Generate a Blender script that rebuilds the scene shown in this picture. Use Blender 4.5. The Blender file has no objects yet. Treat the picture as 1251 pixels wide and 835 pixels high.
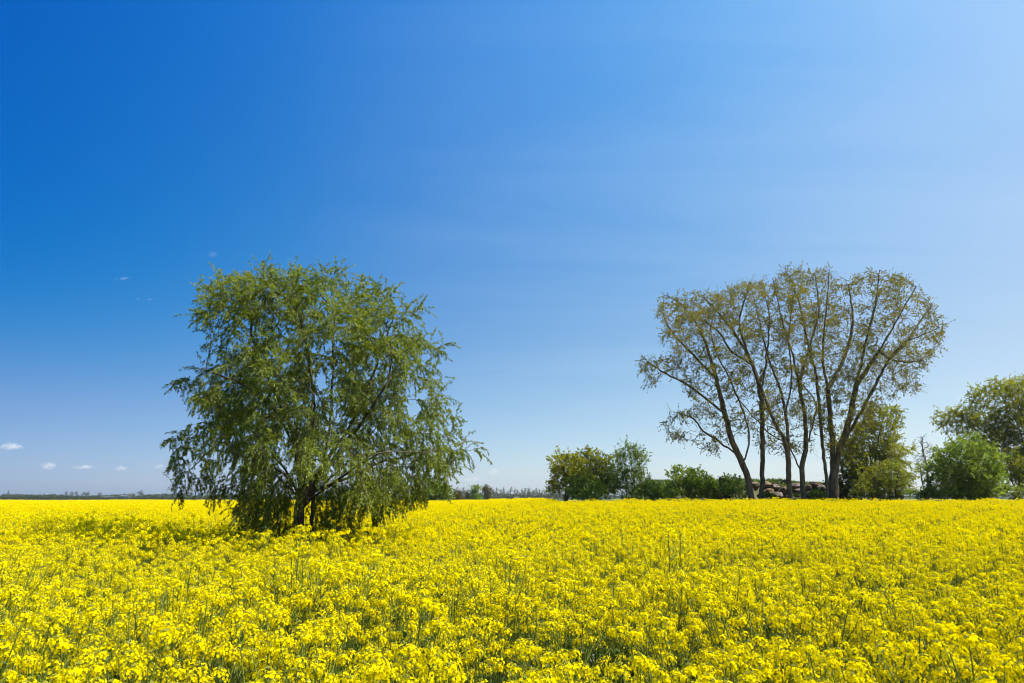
import bpy, math, random
import numpy as np
from mathutils import Vector

# ------------------------------------------------------------------ camera, sky, sun, exposure
scene = bpy.context.scene
COL = scene.collection
FPX = 834.0                                   # focal length in pixels of the 1251 px wide photograph (24 mm)
PITCH = math.atan(190.5 / FPX)                # horizon sits 190 px below the middle of the frame
EYE = 1.95
cam_data = bpy.data.cameras.new('camera')
cam_data.lens = 24.0
cam_data.sensor_width = 36.0
cam_data.clip_start = 0.05
cam_data.clip_end = 20000.0
camera = bpy.data.objects.new('camera', cam_data)
camera.location = (0, 0, EYE)
camera.rotation_euler = (math.pi / 2 + PITCH, 0, 0)
COL.objects.link(camera)
scene.camera = camera

SUN_AZ = math.radians(97)                     # clockwise from the view direction: the sun is on the right
SUN_EL = math.radians(57)
SUN_DIR = Vector((math.sin(SUN_AZ) * math.cos(SUN_EL), math.cos(SUN_AZ) * math.cos(SUN_EL), math.sin(SUN_EL)))
sun_data = bpy.data.lights.new('sun', 'SUN')
sun_data.energy = 5.0
sun_data.angle = math.radians(0.5)
sun_data.color = (1.0, 0.95, 0.86)
sun = bpy.data.objects.new('sun', sun_data)
sun.rotation_euler = (-SUN_DIR).to_track_quat('-Z', 'Y').to_euler()
sun.location = SUN_DIR * 200
COL.objects.link(sun)

world = bpy.data.worlds.new('World')
scene.world = world
world.use_nodes = True
wn, wl = world.node_tree.nodes, world.node_tree.links
wn.clear()
w_out = wn.new('ShaderNodeOutputWorld')
w_bg = wn.new('ShaderNodeBackground')
w_bg.inputs['Strength'].default_value = 0.12
w_sky = wn.new('ShaderNodeTexSky')
w_sky.sky_type = 'NISHITA'
w_sky.sun_disc = False
w_sky.sun_elevation = SUN_EL
w_sky.sun_rotation = SUN_AZ
w_sky.altitude = 100
w_sky.air_density = 1.0
w_sky.dust_density = 0.6
w_sky.ozone_density = 2.5
def wmath(op, a, b=None, c=None):
    n = wn.new('ShaderNodeMath'); n.operation = op
    for i, v in enumerate((a, b, c)):
        if v is None: continue
        if isinstance(v, (int, float)): n.inputs[i].default_value = v
        else: wl.new(v, n.inputs[i])
    return n.outputs[0]
w_tc = wn.new('ShaderNodeTexCoord')
w_nrm = wn.new('ShaderNodeVectorMath'); w_nrm.operation = 'NORMALIZE'
wl.new(w_tc.outputs['Generated'], w_nrm.inputs[0])
w_sep = wn.new('ShaderNodeSeparateXYZ'); wl.new(w_nrm.outputs[0], w_sep.inputs[0])
# a polarised, graded spring sky: deep blue on the left, paler towards the sun on the right, milky near the horizon
zc = wmath('MAXIMUM', w_sep.outputs['Z'], 0.0)
fx = wmath('MINIMUM', wmath('MAXIMUM', w_sep.outputs['X'], -0.62), 0.62)
fz = wmath('MINIMUM', zc, 0.64)
GRADE = [(None, (-0.54, -0.731, -0.81)), (fx, (0.596, 0.49, 0.178)), (fz, (-1.21, 0.935, 1.952)), (wmath('MULTIPLY', fx, fz), (3.113, 0.835, 0.0)),
         (wmath('MULTIPLY', fz, fz), (-0.03, -0.379, -0.942)), (wmath('POWER', math.e, wmath('MULTIPLY', fz, -14.0)), (-0.042, 0.292, 0.748)), (wmath('MULTIPLY', fx, fx), (-0.608, -0.551, -0.377))]
zs_ = wn.new('ShaderNodeMapRange'); zs_.interpolation_type = 'SMOOTHSTEP'
zs_.inputs['From Min'].default_value = 0.10; zs_.inputs['From Max'].default_value = 0.36
wl.new(fz, zs_.inputs['Value'])
lf_ = wmath('MINIMUM', wmath('ADD', fx, 0.04), 0.0)
GRADE.append((wmath('MULTIPLY', zs_.outputs[0], wmath('MULTIPLY', lf_, lf_)), (-7.0, -0.25, 0.1)))
acc = None
for f, wgt in GRADE:
    if f is None:
        sc_ = wn.new('ShaderNodeCombineXYZ')
        for i in range(3): sc_.inputs[i].default_value = wgt[i]
        acc = sc_.outputs[0]; continue
    n_ = wn.new('ShaderNodeVectorMath'); n_.operation = 'SCALE'; n_.inputs[0].default_value = wgt; wl.new(f, n_.inputs['Scale'])
    a_ = wn.new('ShaderNodeVectorMath'); a_.operation = 'ADD'; wl.new(acc, a_.inputs[0]); wl.new(n_.outputs[0], a_.inputs[1]); acc = a_.outputs[0]
w_s3 = wn.new('ShaderNodeSeparateXYZ'); wl.new(acc, w_s3.inputs[0])
w_c3 = wn.new('ShaderNodeCombineXYZ')
for i in range(3): wl.new(wmath('POWER', math.e, w_s3.outputs[i]), w_c3.inputs[i])
w_tint = wn.new('ShaderNodeVectorMath'); w_tint.operation = 'MULTIPLY'
wl.new(w_sky.outputs[0], w_tint.inputs[0]); wl.new(w_c3.outputs[0], w_tint.inputs[1])
# thin high cirrus veils
w_div = wn.new('ShaderNodeVectorMath'); w_div.operation = 'SCALE'
wl.new(w_nrm.outputs[0], w_div.inputs[0])
wl.new(wmath('DIVIDE', 1.0, wmath('ADD', zc, 0.12)), w_div.inputs['Scale'])
w_map = wn.new('ShaderNodeMapping')
w_map.inputs['Rotation'].default_value = (0, 0, math.radians(-32))
w_map.inputs['Scale'].default_value = (0.40, 1.7, 1.0)
wl.new(w_div.outputs[0], w_map.inputs[0])
w_noise = wn.new('ShaderNodeTexNoise')
w_noise.inputs['Scale'].default_value = 1.7
w_noise.inputs['Detail'].default_value = 5
w_noise.inputs['Roughness'].default_value = 0.5
w_noise.inputs['Distortion'].default_value = 0.4
wl.new(w_map.outputs[0], w_noise.inputs[0])
cir = wn.new('ShaderNodeMapRange')
cir.inputs['From Min'].default_value = 0.40; cir.inputs['From Max'].default_value = 0.70
cir.inputs['To Max'].default_value = 0.32
wl.new(w_noise.outputs['Fac'], cir.inputs['Value'])
side = wn.new('ShaderNodeMapRange')
side.inputs['From Min'].default_value = -0.30; side.inputs['From Max'].default_value = 0.62
side.inputs['To Min'].default_value = 0.0
wl.new(w_sep.outputs['X'], side.inputs['Value'])
w_cir = wn.new('ShaderNodeMix'); w_cir.data_type = 'RGBA'
wl.new(wmath('MULTIPLY', cir.outputs[0], side.outputs[0]), w_cir.inputs['Factor'])
wl.new(w_tint.outputs[0], w_cir.inputs['A'])
w_cir.inputs['B'].default_value = (2.25, 3.15, 4.3, 1)
wl.new(w_cir.outputs['Result'], w_bg.inputs['Color'])
wl.new(w_bg.outputs[0], w_out.inputs['Surface'])

scene.view_settings.view_transform = 'Standard'
scene.view_settings.look = 'None'
scene.view_settings.gamma = 1.0
scene.view_settings.exposure = 0.9
scene.view_settings.use_curve_mapping = False
cy = scene.cycles
cy.max_bounces = 6
cy.diffuse_bounces = 3
cy.glossy_bounces = 1
cy.transmission_bounces = 3
cy.volume_bounces = 1
cy.transparent_max_bounces = 4
cy.caustics_reflective = False
cy.caustics_refractive = False
cy.sample_clamp_indirect = 4.0
cy.use_adaptive_sampling = True
cy.adaptive_threshold = 0.015
cy.use_denoising = True
cy.denoiser = 'OPENIMAGEDENOISE'
cy.denoising_input_passes = 'RGB_ALBEDO_NORMAL'
cy.denoising_prefilter = 'ACCURATE'
cy.pixel_filter_type = 'BLACKMAN_HARRIS'
cy.filter_width = 1.0
scene.render.threads_mode = 'AUTO'

# ------------------------------------------------------------------ helpers
CP, SP = math.cos(PITCH), math.sin(PITCH)
def at(u, v, d):
    """A point of the place at the forward distance d, on the line of sight through pixel (u, v) of the photograph."""
    u = np.asarray(u, float); v = np.asarray(v, float); d = np.asarray(d, float)
    x = (u - 625.5) / FPX; yc = (417.5 - v) / FPX
    fy = CP - yc * SP; fz = SP + yc * CP
    k = d / fy
    return np.stack([x * k, d + 0 * k, EYE + fz * k], -1)
def gx(u, d):
    return float(at(u, 608, d)[0])
def sstep(a, b, x):
    t = np.clip((np.asarray(x, float) - a) / (b - a), 0, 1)
    return t * t * (3 - 2 * t)
def ground_z(x, y):
    x = np.asarray(x, float); y = np.asarray(y, float)
    return 0.42 * sstep(14, 43, y) * sstep(-9, 5, x) * (1 - sstep(90, 160, y)) + 0.03 * np.sin(x * 0.31 + 1.0) * np.sin(y * 0.27)
def hash2(ix, iy, seed):
    h = np.sin(ix * 127.1 + iy * 311.7 + seed * 74.7) * 43758.5453
    return h - np.floor(h)
def vnoise(x, y, seed=0):
    ix, iy = np.floor(x), np.floor(y); fx, fy = x - ix, y - iy
    fx = fx * fx * (3 - 2 * fx); fy = fy * fy * (3 - 2 * fy)
    a = hash2(ix, iy, seed); b = hash2(ix + 1, iy, seed); c = hash2(ix, iy + 1, seed); d = hash2(ix + 1, iy + 1, seed)
    return (a * (1 - fx) + b * fx) * (1 - fy) + (c * (1 - fx) + d * fx) * fy
def norm(a):
    return a / np.maximum(np.linalg.norm(a, axis=-1, keepdims=True), 1e-9)

DEBUG = False
class MB:
    """Collects quads and triangles, then links them as ONE mesh object."""
    def __init__(self):
        self.v = []; self.n = 0; self.q = []; self.t = []; self.qm = []; self.tm = []
    def quads(self, verts, faces, mat=0):
        verts = np.asarray(verts, np.float32).reshape(-1, 3); faces = np.asarray(faces, np.int64)
        self.v.append(verts)
        if faces.shape[-1] == 4:
            self.q.append(faces.reshape(-1, 4) + self.n); self.qm.append(np.full(len(self.q[-1]), mat))
        else:
            self.t.append(faces.reshape(-1, 3) + self.n); self.tm.append(np.full(len(self.t[-1]), mat))
        self.n += len(verts)
    def add(self, other, M=None, off=(0, 0, 0)):
        v = np.concatenate(other.v) if other.v else np.zeros((0, 3))
        if M is not None: v = v @ np.asarray(M).T
        self.v.append((v + np.asarray(off)).astype(np.float32))
        for f, m in zip(other.q, other.qm): self.q.append(f + self.n); self.qm.append(m)
        for f, m in zip(other.t, other.tm): self.t.append(f + self.n); self.tm.append(m)
        self.n += len(v)
    def mesh(self, name, mats, smooth=False):
        me = bpy.data.meshes.new(name)
        V = np.concatenate(self.v).astype(np.float32)
        Q = np.concatenate(self.q) if self.q else np.zeros((0, 4), np.int64)
        T = np.concatenate(self.t) if self.t else np.zeros((0, 3), np.int64)
        me.vertices.add(len(V)); me.vertices.foreach_set('co', V.ravel())
        loops = np.concatenate([Q.ravel(), T.ravel()]).astype(np.int32)
        me.loops.add(len(loops)); me.loops.foreach_set('vertex_index', loops)
        n = len(Q) + len(T)
        me.polygons.add(n)
        start = np.concatenate([np.arange(len(Q)) * 4, len(Q) * 4 + np.arange(len(T)) * 3]).astype(np.int32)
        me.polygons.foreach_set('loop_start', start)
        mi = np.concatenate([np.concatenate(self.qm) if self.qm else np.zeros(0), np.concatenate(self.tm) if self.tm else np.zeros(0)]).astype(np.int32)
        me.polygons.foreach_set('material_index', mi)
        me.polygons.foreach_set('use_smooth', np.full(n, smooth, dtype=bool))
        for m in mats: me.materials.append(m)
        me.update(calc_edges=True)
        return me
    def build(self, name, mats, parent=None, smooth=False, loc=None):
        if not isinstance(mats, (list, tuple)): mats = [mats]
        o = bpy.data.objects.new(name, self.mesh(name, mats, smooth))
        if loc is not None: o.location = loc
        if parent is not None: o.parent = parent
        COL.objects.link(o)
        return o

def tag(o, label=None, cat=None, group=None, kind=None):
    if label: o['label'] = label
    if cat: o['category'] = cat
    if group: o['group'] = group
    if kind: o['kind'] = kind
    return o
def thing(name, label, cat, loc, group=None):
    o = bpy.data.objects.new(name, None)
    o.empty_display_size = 0.2
    o.location = loc
    COL.objects.link(o)
    return tag(o, label, cat, group)

# ------------------------------------------------------------------ materials
def new_mat(name):
    m = bpy.data.materials.new(name); m.use_nodes = True
    m.node_tree.nodes.clear()
    return m, m.node_tree.nodes, m.node_tree.links
def leaf_mat(name, c1, c2, c3, trans=0.4, gloss=0.06, nscale=0.8, tcol=None, rough=0.5):
    """Leaf: per-leaf colour variation, clumps of slightly different green, light passing through the blade."""
    m, n, l = new_mat(name)
    out = n.new('ShaderNodeOutputMaterial')
    geo = n.new('ShaderNodeNewGeometry')
    ramp = n.new('ShaderNodeValToRGB')
    e = ramp.color_ramp.elements
    e[0].position = 0.0; e[0].color = (*c1, 1)
    e[1].position = 1.0; e[1].color = (*c3, 1)
    k = e.new(0.5); k.color = (*c2, 1)
    tc = n.new('ShaderNodeTexCoord')
    nz = n.new('ShaderNodeTexNoise'); nz.inputs['Scale'].default_value = nscale; nz.inputs['Detail'].default_value = 2
    l.new(tc.outputs['Object'], nz.inputs['Vector'])
    mr = n.new('ShaderNodeMapRange'); mr.inputs['From Min'].default_value = 0.3; mr.inputs['From Max'].default_value = 0.7
    mr.inputs['To Min'].default_value = -0.3; mr.inputs['To Max'].default_value = 0.3
    l.new(nz.outputs['Fac'], mr.inputs['Value'])
    add = n.new('ShaderNodeMath'); add.operation = 'ADD'; add.use_clamp = True
    l.new(geo.outputs['Random Per Island'], add.inputs[0]); l.new(mr.outputs[0], add.inputs[1])
    l.new(add.outputs[0], ramp.inputs['Fac'])
    dif = n.new('ShaderNodeBsdfDiffuse'); l.new(ramp.outputs['Color'], dif.inputs['Color'])
    tr = n.new('ShaderNodeBsdfTranslucent')
    mul = n.new('ShaderNodeMix'); mul.data_type = 'RGBA'; mul.blend_type = 'MULTIPLY'; mul.inputs['Factor'].default_value = 1
    l.new(ramp.outputs['Color'], mul.inputs['A']); mul.inputs['B'].default_value = (*(tcol or (1.35, 1.3, 0.6)), 1)
    l.new(mul.outputs['Result'], tr.inputs['Color'])
    mix = n.new('ShaderNodeMixShader'); mix.inputs[0].default_value = trans
    l.new(dif.outputs[0], mix.inputs[1]); l.new(tr.outputs[0], mix.inputs[2])
    if gloss > 0:
        gl = n.new('ShaderNodeBsdfGlossy'); gl.inputs['Roughness'].default_value = rough
        gl.inputs['Color'].default_value = (0.9, 0.9, 0.9, 1)
        mix2 = n.new('ShaderNodeMixShader'); mix2.inputs[0].default_value = gloss
        l.new(mix.outputs[0], mix2.inputs[1]); l.new(gl.outputs[0], mix2.inputs[2])
        l.new(mix2.outputs[0], out.inputs['Surface'])
    else:
        l.new(mix.outputs[0], out.inputs['Surface'])
    return m
def noise_mat(name, c1, c2, scale=4.0, detail=6, rough=0.85, bump=0.0, stretch=(1, 1, 1), c3=None):
    m, n, l = new_mat(name)
    out = n.new('ShaderNodeOutputMaterial')
    p = n.new('ShaderNodeBsdfPrincipled'); p.inputs['Roughness'].default_value = rough
    p.inputs['Specular IOR Level'].default_value = 0.25
    tc = n.new('ShaderNodeTexCoord'); mp = n.new('ShaderNodeMapping'); mp.inputs['Scale'].default_value = stretch
    l.new(tc.outputs['Object'], mp.inputs[0])
    nz = n.new('ShaderNodeTexNoise'); nz.inputs['Scale'].default_value = scale; nz.inputs['Detail'].default_value = detail
    l.new(mp.outputs[0], nz.inputs['Vector'])
    r = n.new('ShaderNodeValToRGB'); e = r.color_ramp.elements
    e[0].position = 0.32; e[0].color = (*c1, 1); e[1].position = 0.68; e[1].color = (*c2, 1)
    if c3:
        k = e.new(0.5); k.color = (*c3, 1)
    l.new(nz.outputs['Fac'], r.inputs['Fac']); l.new(r.outputs['Color'], p.inputs['Base Color'])
    if bump:
        b = n.new('ShaderNodeBump'); b.inputs['Strength'].default_value = bump; b.inputs['Distance'].default_value = 0.05
        l.new(nz.outputs['Fac'], b.inputs['Height']); l.new(b.outputs[0], p.inputs['Normal'])
    l.new(p.outputs[0], out.inputs['Surface'])
    return m

M = {}
M['bark'] = noise_mat('bark', (0.048, 0.035, 0.020), (0.185, 0.140, 0.082), 6, 8, 0.9, 0.8, (1, 1, 0.25))
M['bark_willow'] = noise_mat('willow_bark', (0.035, 0.026, 0.016), (0.11, 0.085, 0.055), 10, 7, 0.9, 0.8, (1, 1, 0.25))
M['bark_pale'] = noise_mat('pale_bark', (0.10, 0.085, 0.07), (0.20, 0.17, 0.14), 5, 5, 0.9, 0.3, (1, 1, 0.3))
M['willow_leaf'] = leaf_mat('willow_leaf', (0.070, 0.108, 0.008), (0.155, 0.205, 0.014), (0.280, 0.315, 0.036), 0.50, 0.025, 0.9)
M['poplar_leaf'] = leaf_mat('poplar_leaf', (0.115, 0.120, 0.012), (0.195, 0.185, 0.020), (0.290, 0.245, 0.028), 0.52, 0.02, 0.5)
M['yellow_leaf'] = leaf_mat('yellow_green_leaf', (0.140, 0.170, 0.010), (0.240, 0.270, 0.016), (0.370, 0.350, 0.022), 0.58, 0.02, 0.5)
M['pale_leaf'] = leaf_mat('pale_green_leaf', (0.085, 0.130, 0.016), (0.160, 0.215, 0.028), (0.250, 0.290, 0.055), 0.50, 0.025, 0.5)
M['olive_leaf'] = leaf_mat('olive_green_leaf', (0.120, 0.155, 0.012), (0.210, 0.245, 0.018), (0.310, 0.320, 0.030), 0.56, 0.02, 0.5)
M['bright_leaf'] = leaf_mat('bright_green_leaf', (0.120, 0.185, 0.018), (0.205, 0.290, 0.028), (0.300, 0.370, 0.060), 0.56, 0.025, 0.5)
M['green_leaf'] = leaf_mat('fresh_green_leaf', (0.070, 0.125, 0.010), (0.130, 0.210, 0.016), (0.210, 0.275, 0.030), 0.50, 0.025, 0.5)
M['dark_leaf'] = leaf_mat('dark_green_leaf', (0.028, 0.050, 0.010), (0.050, 0.085, 0.014), (0.085, 0.125, 0.022), 0.35, 0.05, 0.5)
M['brown_leaf'] = leaf_mat('brown_bud', (0.070, 0.058, 0.028), (0.100, 0.085, 0.036), (0.140, 0.115, 0.045), 0.35, 0.0, 0.5)
M['grass'] = leaf_mat('grass_blade', (0.045, 0.085, 0.010), (0.080, 0.140, 0.018), (0.130, 0.185, 0.030), 0.4, 0.04, 0.4)
M['dry_weed'] = leaf_mat('dry_weed', (0.13, 0.085, 0.045), (0.20, 0.14, 0.075), (0.27, 0.19, 0.10), 0.3, 0.0, 0.4)
M['petal'] = leaf_mat('rapeseed_petal', (0.76, 0.57, 0.000), (0.86, 0.73, 0.001), (0.90, 0.80, 0.003), 0.40, 0.0, 3.0, (1.0, 0.95, 0.6))
M['bud'] = leaf_mat('rapeseed_bud', (0.22, 0.25, 0.02), (0.34, 0.34, 0.03), (0.48, 0.44, 0.03), 0.3, 0.02, 3.0)
M['rape_stem'] = leaf_mat('rapeseed_stem', (0.100, 0.145, 0.010), (0.165, 0.220, 0.018), (0.240, 0.290, 0.040), 0.30, 0.03, 3.0)
M['rape_leaf'] = leaf_mat('rapeseed_leaf', (0.050, 0.090, 0.010), (0.090, 0.145, 0.016), (0.150, 0.205, 0.040), 0.40, 0.035, 2.0, rough=0.45)
M['far_leaf'] = leaf_mat('far_leaf', (0.030, 0.040, 0.018), (0.050, 0.060, 0.024), (0.080, 0.085, 0.034), 0.3, 0.0, 0.05)
M['far_green'] = leaf_mat('far_green_leaf', (0.045, 0.070, 0.018), (0.075, 0.105, 0.024), (0.110, 0.135, 0.034), 0.3, 0.0, 0.05)
M['rock'] = noise_mat('field_stone', (0.05, 0.035, 0.027), (0.24, 0.185, 0.16), 2.2, 8, 0.9, 0.6, (1, 1, 1), (0.12, 0.085, 0.07))
M['straw'] = noise_mat('straw_clod', (0.06, 0.04, 0.022), (0.24, 0.18, 0.105), 3.5, 8, 0.95, 0.6, (1, 1, 1), (0.14, 0.095, 0.055))
M['earth'] = noise_mat('earth', (0.045, 0.040, 0.018), (0.10, 0.105, 0.035), 0.7, 8, 0.95, 0.5)

def ground_material():
    m, n, l = new_mat('ground_soil_and_meadow')
    out = n.new('ShaderNodeOutputMaterial')
    p = n.new('ShaderNodeBsdfPrincipled'); p.inputs['Roughness'].default_value = 0.95
    p.inputs['Specular IOR Level'].default_value = 0.1
    tc = n.new('ShaderNodeTexCoord')
    nz = n.new('ShaderNodeTexNoise'); nz.inputs['Scale'].default_value = 1.6; nz.inputs['Detail'].default_value = 8
    nb = n.new('ShaderNodeTexNoise'); nb.inputs['Scale'].default_value = 0.02; nb.inputs['Detail'].default_value = 3
    l.new(tc.outputs['Object'], nz.inputs['Vector']); l.new(tc.outputs['Object'], nb.inputs['Vector'])
    r = n.new('ShaderNodeValToRGB'); e = r.color_ramp.elements
    e[0].position = 0.38; e[0].color = (0.045, 0.034, 0.022, 1); e[1].position = 0.62; e[1].color = (0.045, 0.075, 0.016, 1)
    l.new(nz.outputs['Fac'], r.inputs['Fac'])
    r2 = n.new('ShaderNodeValToRGB'); e = r2.color_ramp.elements
    e[0].position = 0.40; e[0].color = (0.06, 0.095, 0.02, 1); e[1].position = 0.60; e[1].color = (0.11, 0.13, 0.035, 1)
    l.new(nb.outputs['Fac'], r2.inputs['Fac'])
    sep = n.new('ShaderNodeSeparateXYZ'); l.new(tc.outputs['Object'], sep.inputs[0])
    mr = n.new('ShaderNodeMapRange'); mr.inputs['From Min'].default_value = 160; mr.inputs['From Max'].default_value = 190
    l.new(sep.outputs['Y'], mr.inputs['Value'])
    mx = n.new('ShaderNodeMix'); mx.data_type = 'RGBA'
    l.new(mr.outputs[0], mx.inputs['Factor']); l.new(r.outputs['Color'], mx.inputs['A']); l.new(r2.outputs['Color'], mx.inputs['B'])
    l.new(mx.outputs['Result'], p.inputs['Base Color']); l.new(p.outputs[0], out.inputs['Surface'])
    return m

# ------------------------------------------------------------------ the ground
def geo_axis(lo, hi, fine_lo, fine_hi, step):
    a = list(np.arange(fine_lo, fine_hi + 1e-6, step))
    s = step
    while a[-1] < hi: s *= 1.35; a.append(min(a[-1] + s, hi))
    s = step
    while a[0] > lo: s *= 1.35; a.insert(0, max(a[0] - s, lo))
    return np.array(a)
gxs = geo_axis(-4500, 4500, -40, 60, 1.5); gys = geo_axis(-600, 5200, -4, 100, 1.5)
GX, GY = np.meshgrid(gxs, gys)
mb = MB()
ny, nx = GX.shape
idx = np.arange(ny * nx).reshape(ny, nx)
mb.quads(np.stack([GX, GY, ground_z(GX, GY)], -1), np.stack([idx[:-1, :-1], idx[:-1, 1:], idx[1:, 1:], idx[1:, :-1]], -1).reshape(-1, 4))
tag(mb.build('ground', ground_material(), smooth=True), kind='structure')

# ------------------------------------------------------------------ trees: branching by space colonisation
def resample(P, step):
    P = np.asarray(P, float)
    # smooth (Catmull-Rom) through the given points
    Q = np.vstack([2 * P[0] - P[1], P, 2 * P[-1] - P[-2]])
    out = []
    for i in range(1, len(Q) - 2):
        L = np.linalg.norm(Q[i + 1] - Q[i]); n = max(1, int(round(L / step)))
        t = np.linspace(0, 1, n, endpoint=False)[:, None]
        p0, p1, p2, p3 = Q[i - 1], Q[i], Q[i + 1], Q[i + 2]
        out.append(0.5 * (2 * p1 + (p2 - p0) * t + (2 * p0 - 5 * p1 + 4 * p2 - p3) * t ** 2 + (3 * p1 - p0 - 3 * p2 + p3) * t ** 3))
    out.append(P[-1:])
    return np.vstack(out)

def grow(limbs, attract, step, di, dk, rng, iters=90, up=0.0, jit=0.12):
    """limbs: polylines (first one starts at the ground); the others start at the nearest point of what is there already."""
    pos, par = [], []
    for k, L in enumerate(limbs):
        R = resample(L, step)
        if k == 0:
            prev = -1
        else:
            P = np.array(pos); prev = int(np.argmin(np.sum((P - R[0]) ** 2, 1)))
            if np.linalg.norm(P[prev] - R[0]) < step * 0.9 and len(R) > 2: R = R[1:]
        for j, p in enumerate(R):
            jj = rng.normal(0, step * 0.06, 3) if 0 < j else 0
            pos.append(p + jj); par.append(prev); prev = len(pos) - 1
    pos = np.array(pos); par = np.array(par)
    A = np.array(attract, float)
    if len(A) == 0: return pos, par
    D = np.linalg.norm(A[:, None] - pos[None], axis=2)
    near = D.argmin(1); dist = D.min(1)
    made = set()
    for it in range(iters):
        live = dist > dk
        A, near, dist = A[live], near[live], dist[live]
        if not len(A): break
        ok = dist < di
        if not ok.any(): ok = dist <= dist.min() + step
        src = near[ok]
        V = norm(A[ok] - pos[src])
        S = np.zeros((len(pos), 3)); np.add.at(S, src, V)
        u = np.unique(src)
        d = norm(norm(S[u]) + rng.normal(0, jit, (len(u), 3)) + np.array([0, 0, up]))
        newp = pos[u] + d * step
        keep = []
        for k, (s, p) in enumerate(zip(u, newp)):
            key = (int(s), *(np.round(d[k] * 3).astype(int)))
            if key in made: continue
            made.add(key); keep.append(k)
        if not keep: break
        newp = newp[keep]; src2 = u[keep]
        base = len(pos)
        pos = np.vstack([pos, newp]); par = np.concatenate([par, src2])
        D = np.linalg.norm(A[:, None] - newp[None], axis=2)
        m = D.min(1); b = m < dist
        near[b] = base + D.argmin(1)[b]; dist[b] = m[b]
    return pos, par

def radii(pos, par, rbase, rtip):
    n = len(pos)
    kids = np.bincount(par[par >= 0], minlength=n)
    cnt = (kids == 0).astype(float)
    for i in range(n - 1, 0, -1):
        if par[i] >= 0: cnt[par[i]] += cnt[i]
    tot = max(cnt.max(), 2)
    p = math.log(rbase / rtip) / math.log(tot)
    r = rtip * np.maximum(cnt, 1) ** p
    big = {}
    for i in range(n):
        if par[i] >= 0 and (par[i] not in big or r[i] > r[big[par[i]]]): big[par[i]] = i
    mi = np.array(sorted(big.values()), int) if big else np.zeros(0, int)
    for _ in range(6):
        q = r.copy(); q[mi] = .5 * r[mi] + .5 * r[par[mi]]; r = q
    return r, kids, cnt

def frames(d):
    ref = np.tile(np.array([0.31, 0.87, 0.12]), (len(d), 1))
    ref[np.abs(d @ norm(np.array([0.31, 0.87, 0.12]))) > 0.95] = (1, 0, 0)
    a = norm(np.cross(d, ref)); return a, np.cross(d, a)

def tubes(mb, p0, p1, r0, r1, d0, d1, k, mat=0):
    """Tapered tubes between p0 and p1 (arrays), ring planes square to d0 and d1."""
    n = len(p0)
    if n == 0: return
    ang = np.arange(k) / k * 2 * math.pi
    a0, b0 = frames(d0); a1, b1 = frames(d1)
    c, s = np.cos(ang)[None, :, None], np.sin(ang)[None, :, None]
    R0 = p0[:, None] + r0[:, None, None] * (a0[:, None] * c + b0[:, None] * s)
    R1 = p1[:, None] + r1[:, None, None] * (a1[:, None] * c + b1[:, None] * s)
    V = np.concatenate([R0, R1], 1).reshape(-1, 3)
    o = (np.arange(n) * 2 * k)[:, None]
    i = np.arange(k)[None]; j = (np.arange(k) + 1)[None] % k
    F = np.stack([o + i, o + j, o + k + j, o + k + i], -1).reshape(-1, 4)
    mb.quads(V, F, mat)

def branch_mesh(mb, pos, par, r, flare=0.0):
    n = len(pos)
    d = np.zeros((n, 3)); e = par >= 0
    d[e] = norm(pos[e] - pos[par[e]]); d[~e] = (0, 0, 1)
    main = np.full(n, -1); best = np.zeros(n)
    for i in range(n):
        if par[i] >= 0 and r[i] > best[par[i]]: best[par[i]] = r[i]; main[par[i]] = i
    ds = d.copy()
    has = main >= 0
    ds[has] = norm(d[has] + d[main[has]])
    ch = np.where(e)[0]; pa = par[ch]
    ismain = main[pa] == ch
    r0 = np.where(ismain, r[pa], np.minimum(r[ch] * 1.15, r[pa]))
    d0 = np.where(ismain[:, None], ds[pa], d[ch])
    p0 = pos[pa]
    R1 = r[ch]
    if flare:
        z0 = pos[0, 2]
        f = lambda z: 1 + flare * np.exp(-np.maximum(z - z0, 0) / (flare * 1.2))
        r0 = r0 * f(p0[:, 2]); R1 = R1 * f(pos[ch][:, 2])
    for lo, hi, k in ((0.05, 9, 9), (0.018, 0.05, 5), (0, 0.018, 3)):
        m = (R1 >= lo) & (R1 < hi)
        tubes(mb, p0[m], pos[ch][m], r0[m], R1[m], d0[m], ds[ch][m], k)
    return d

def twigs(start, dirs, length, nseg, droop, jit, rng):
    n = len(start)
    P = np.zeros((n, nseg + 1, 3)); P[:, 0] = start
    d = norm(dirs)
    for k in range(nseg):
        d = norm(d + np.array([0, 0, -1.0]) * droop + rng.normal(0, jit, (n, 3)))
        P[:, k + 1] = P[:, k] + d * (length / nseg)[:, None]
    return P
def twig_mesh(mb, P, r, mat=0):
    n, s, _ = P.shape
    for k in range(s - 1):
        d = norm(P[:, k + 1] - P[:, k])
        f0, f1 = 1 - 0.75 * k / (s - 1), 1 - 0.75 * (k + 1) / (s - 1)
        tubes(mb, P[:, k], P[:, k + 1], np.full(n, r * f0), np.full(n, r * f1), d, d, 3, mat)
def leaves(mb, p, d, length, width, rng, mat=0, fold=0.25, up=1.1):
    n = len(p)
    d = norm(d)
    side = norm(np.cross(d, norm(rng.normal(0, 1, (n, 3)) + np.array([0, 0, up]))))   # blades turn their faces to the sky
    nrm = np.cross(side, d)
    L = length[:, None]; W = width[:, None] * 0.5
    mid = p + d * L * 0.45
    V = np.stack([p, mid + side * W + nrm * W * fold, p + d * L, mid - side * W + nrm * W * fold], 1)
    mb.quads(V.reshape(-1, 3), np.arange(4 * n).reshape(n, 4), mat)
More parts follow.
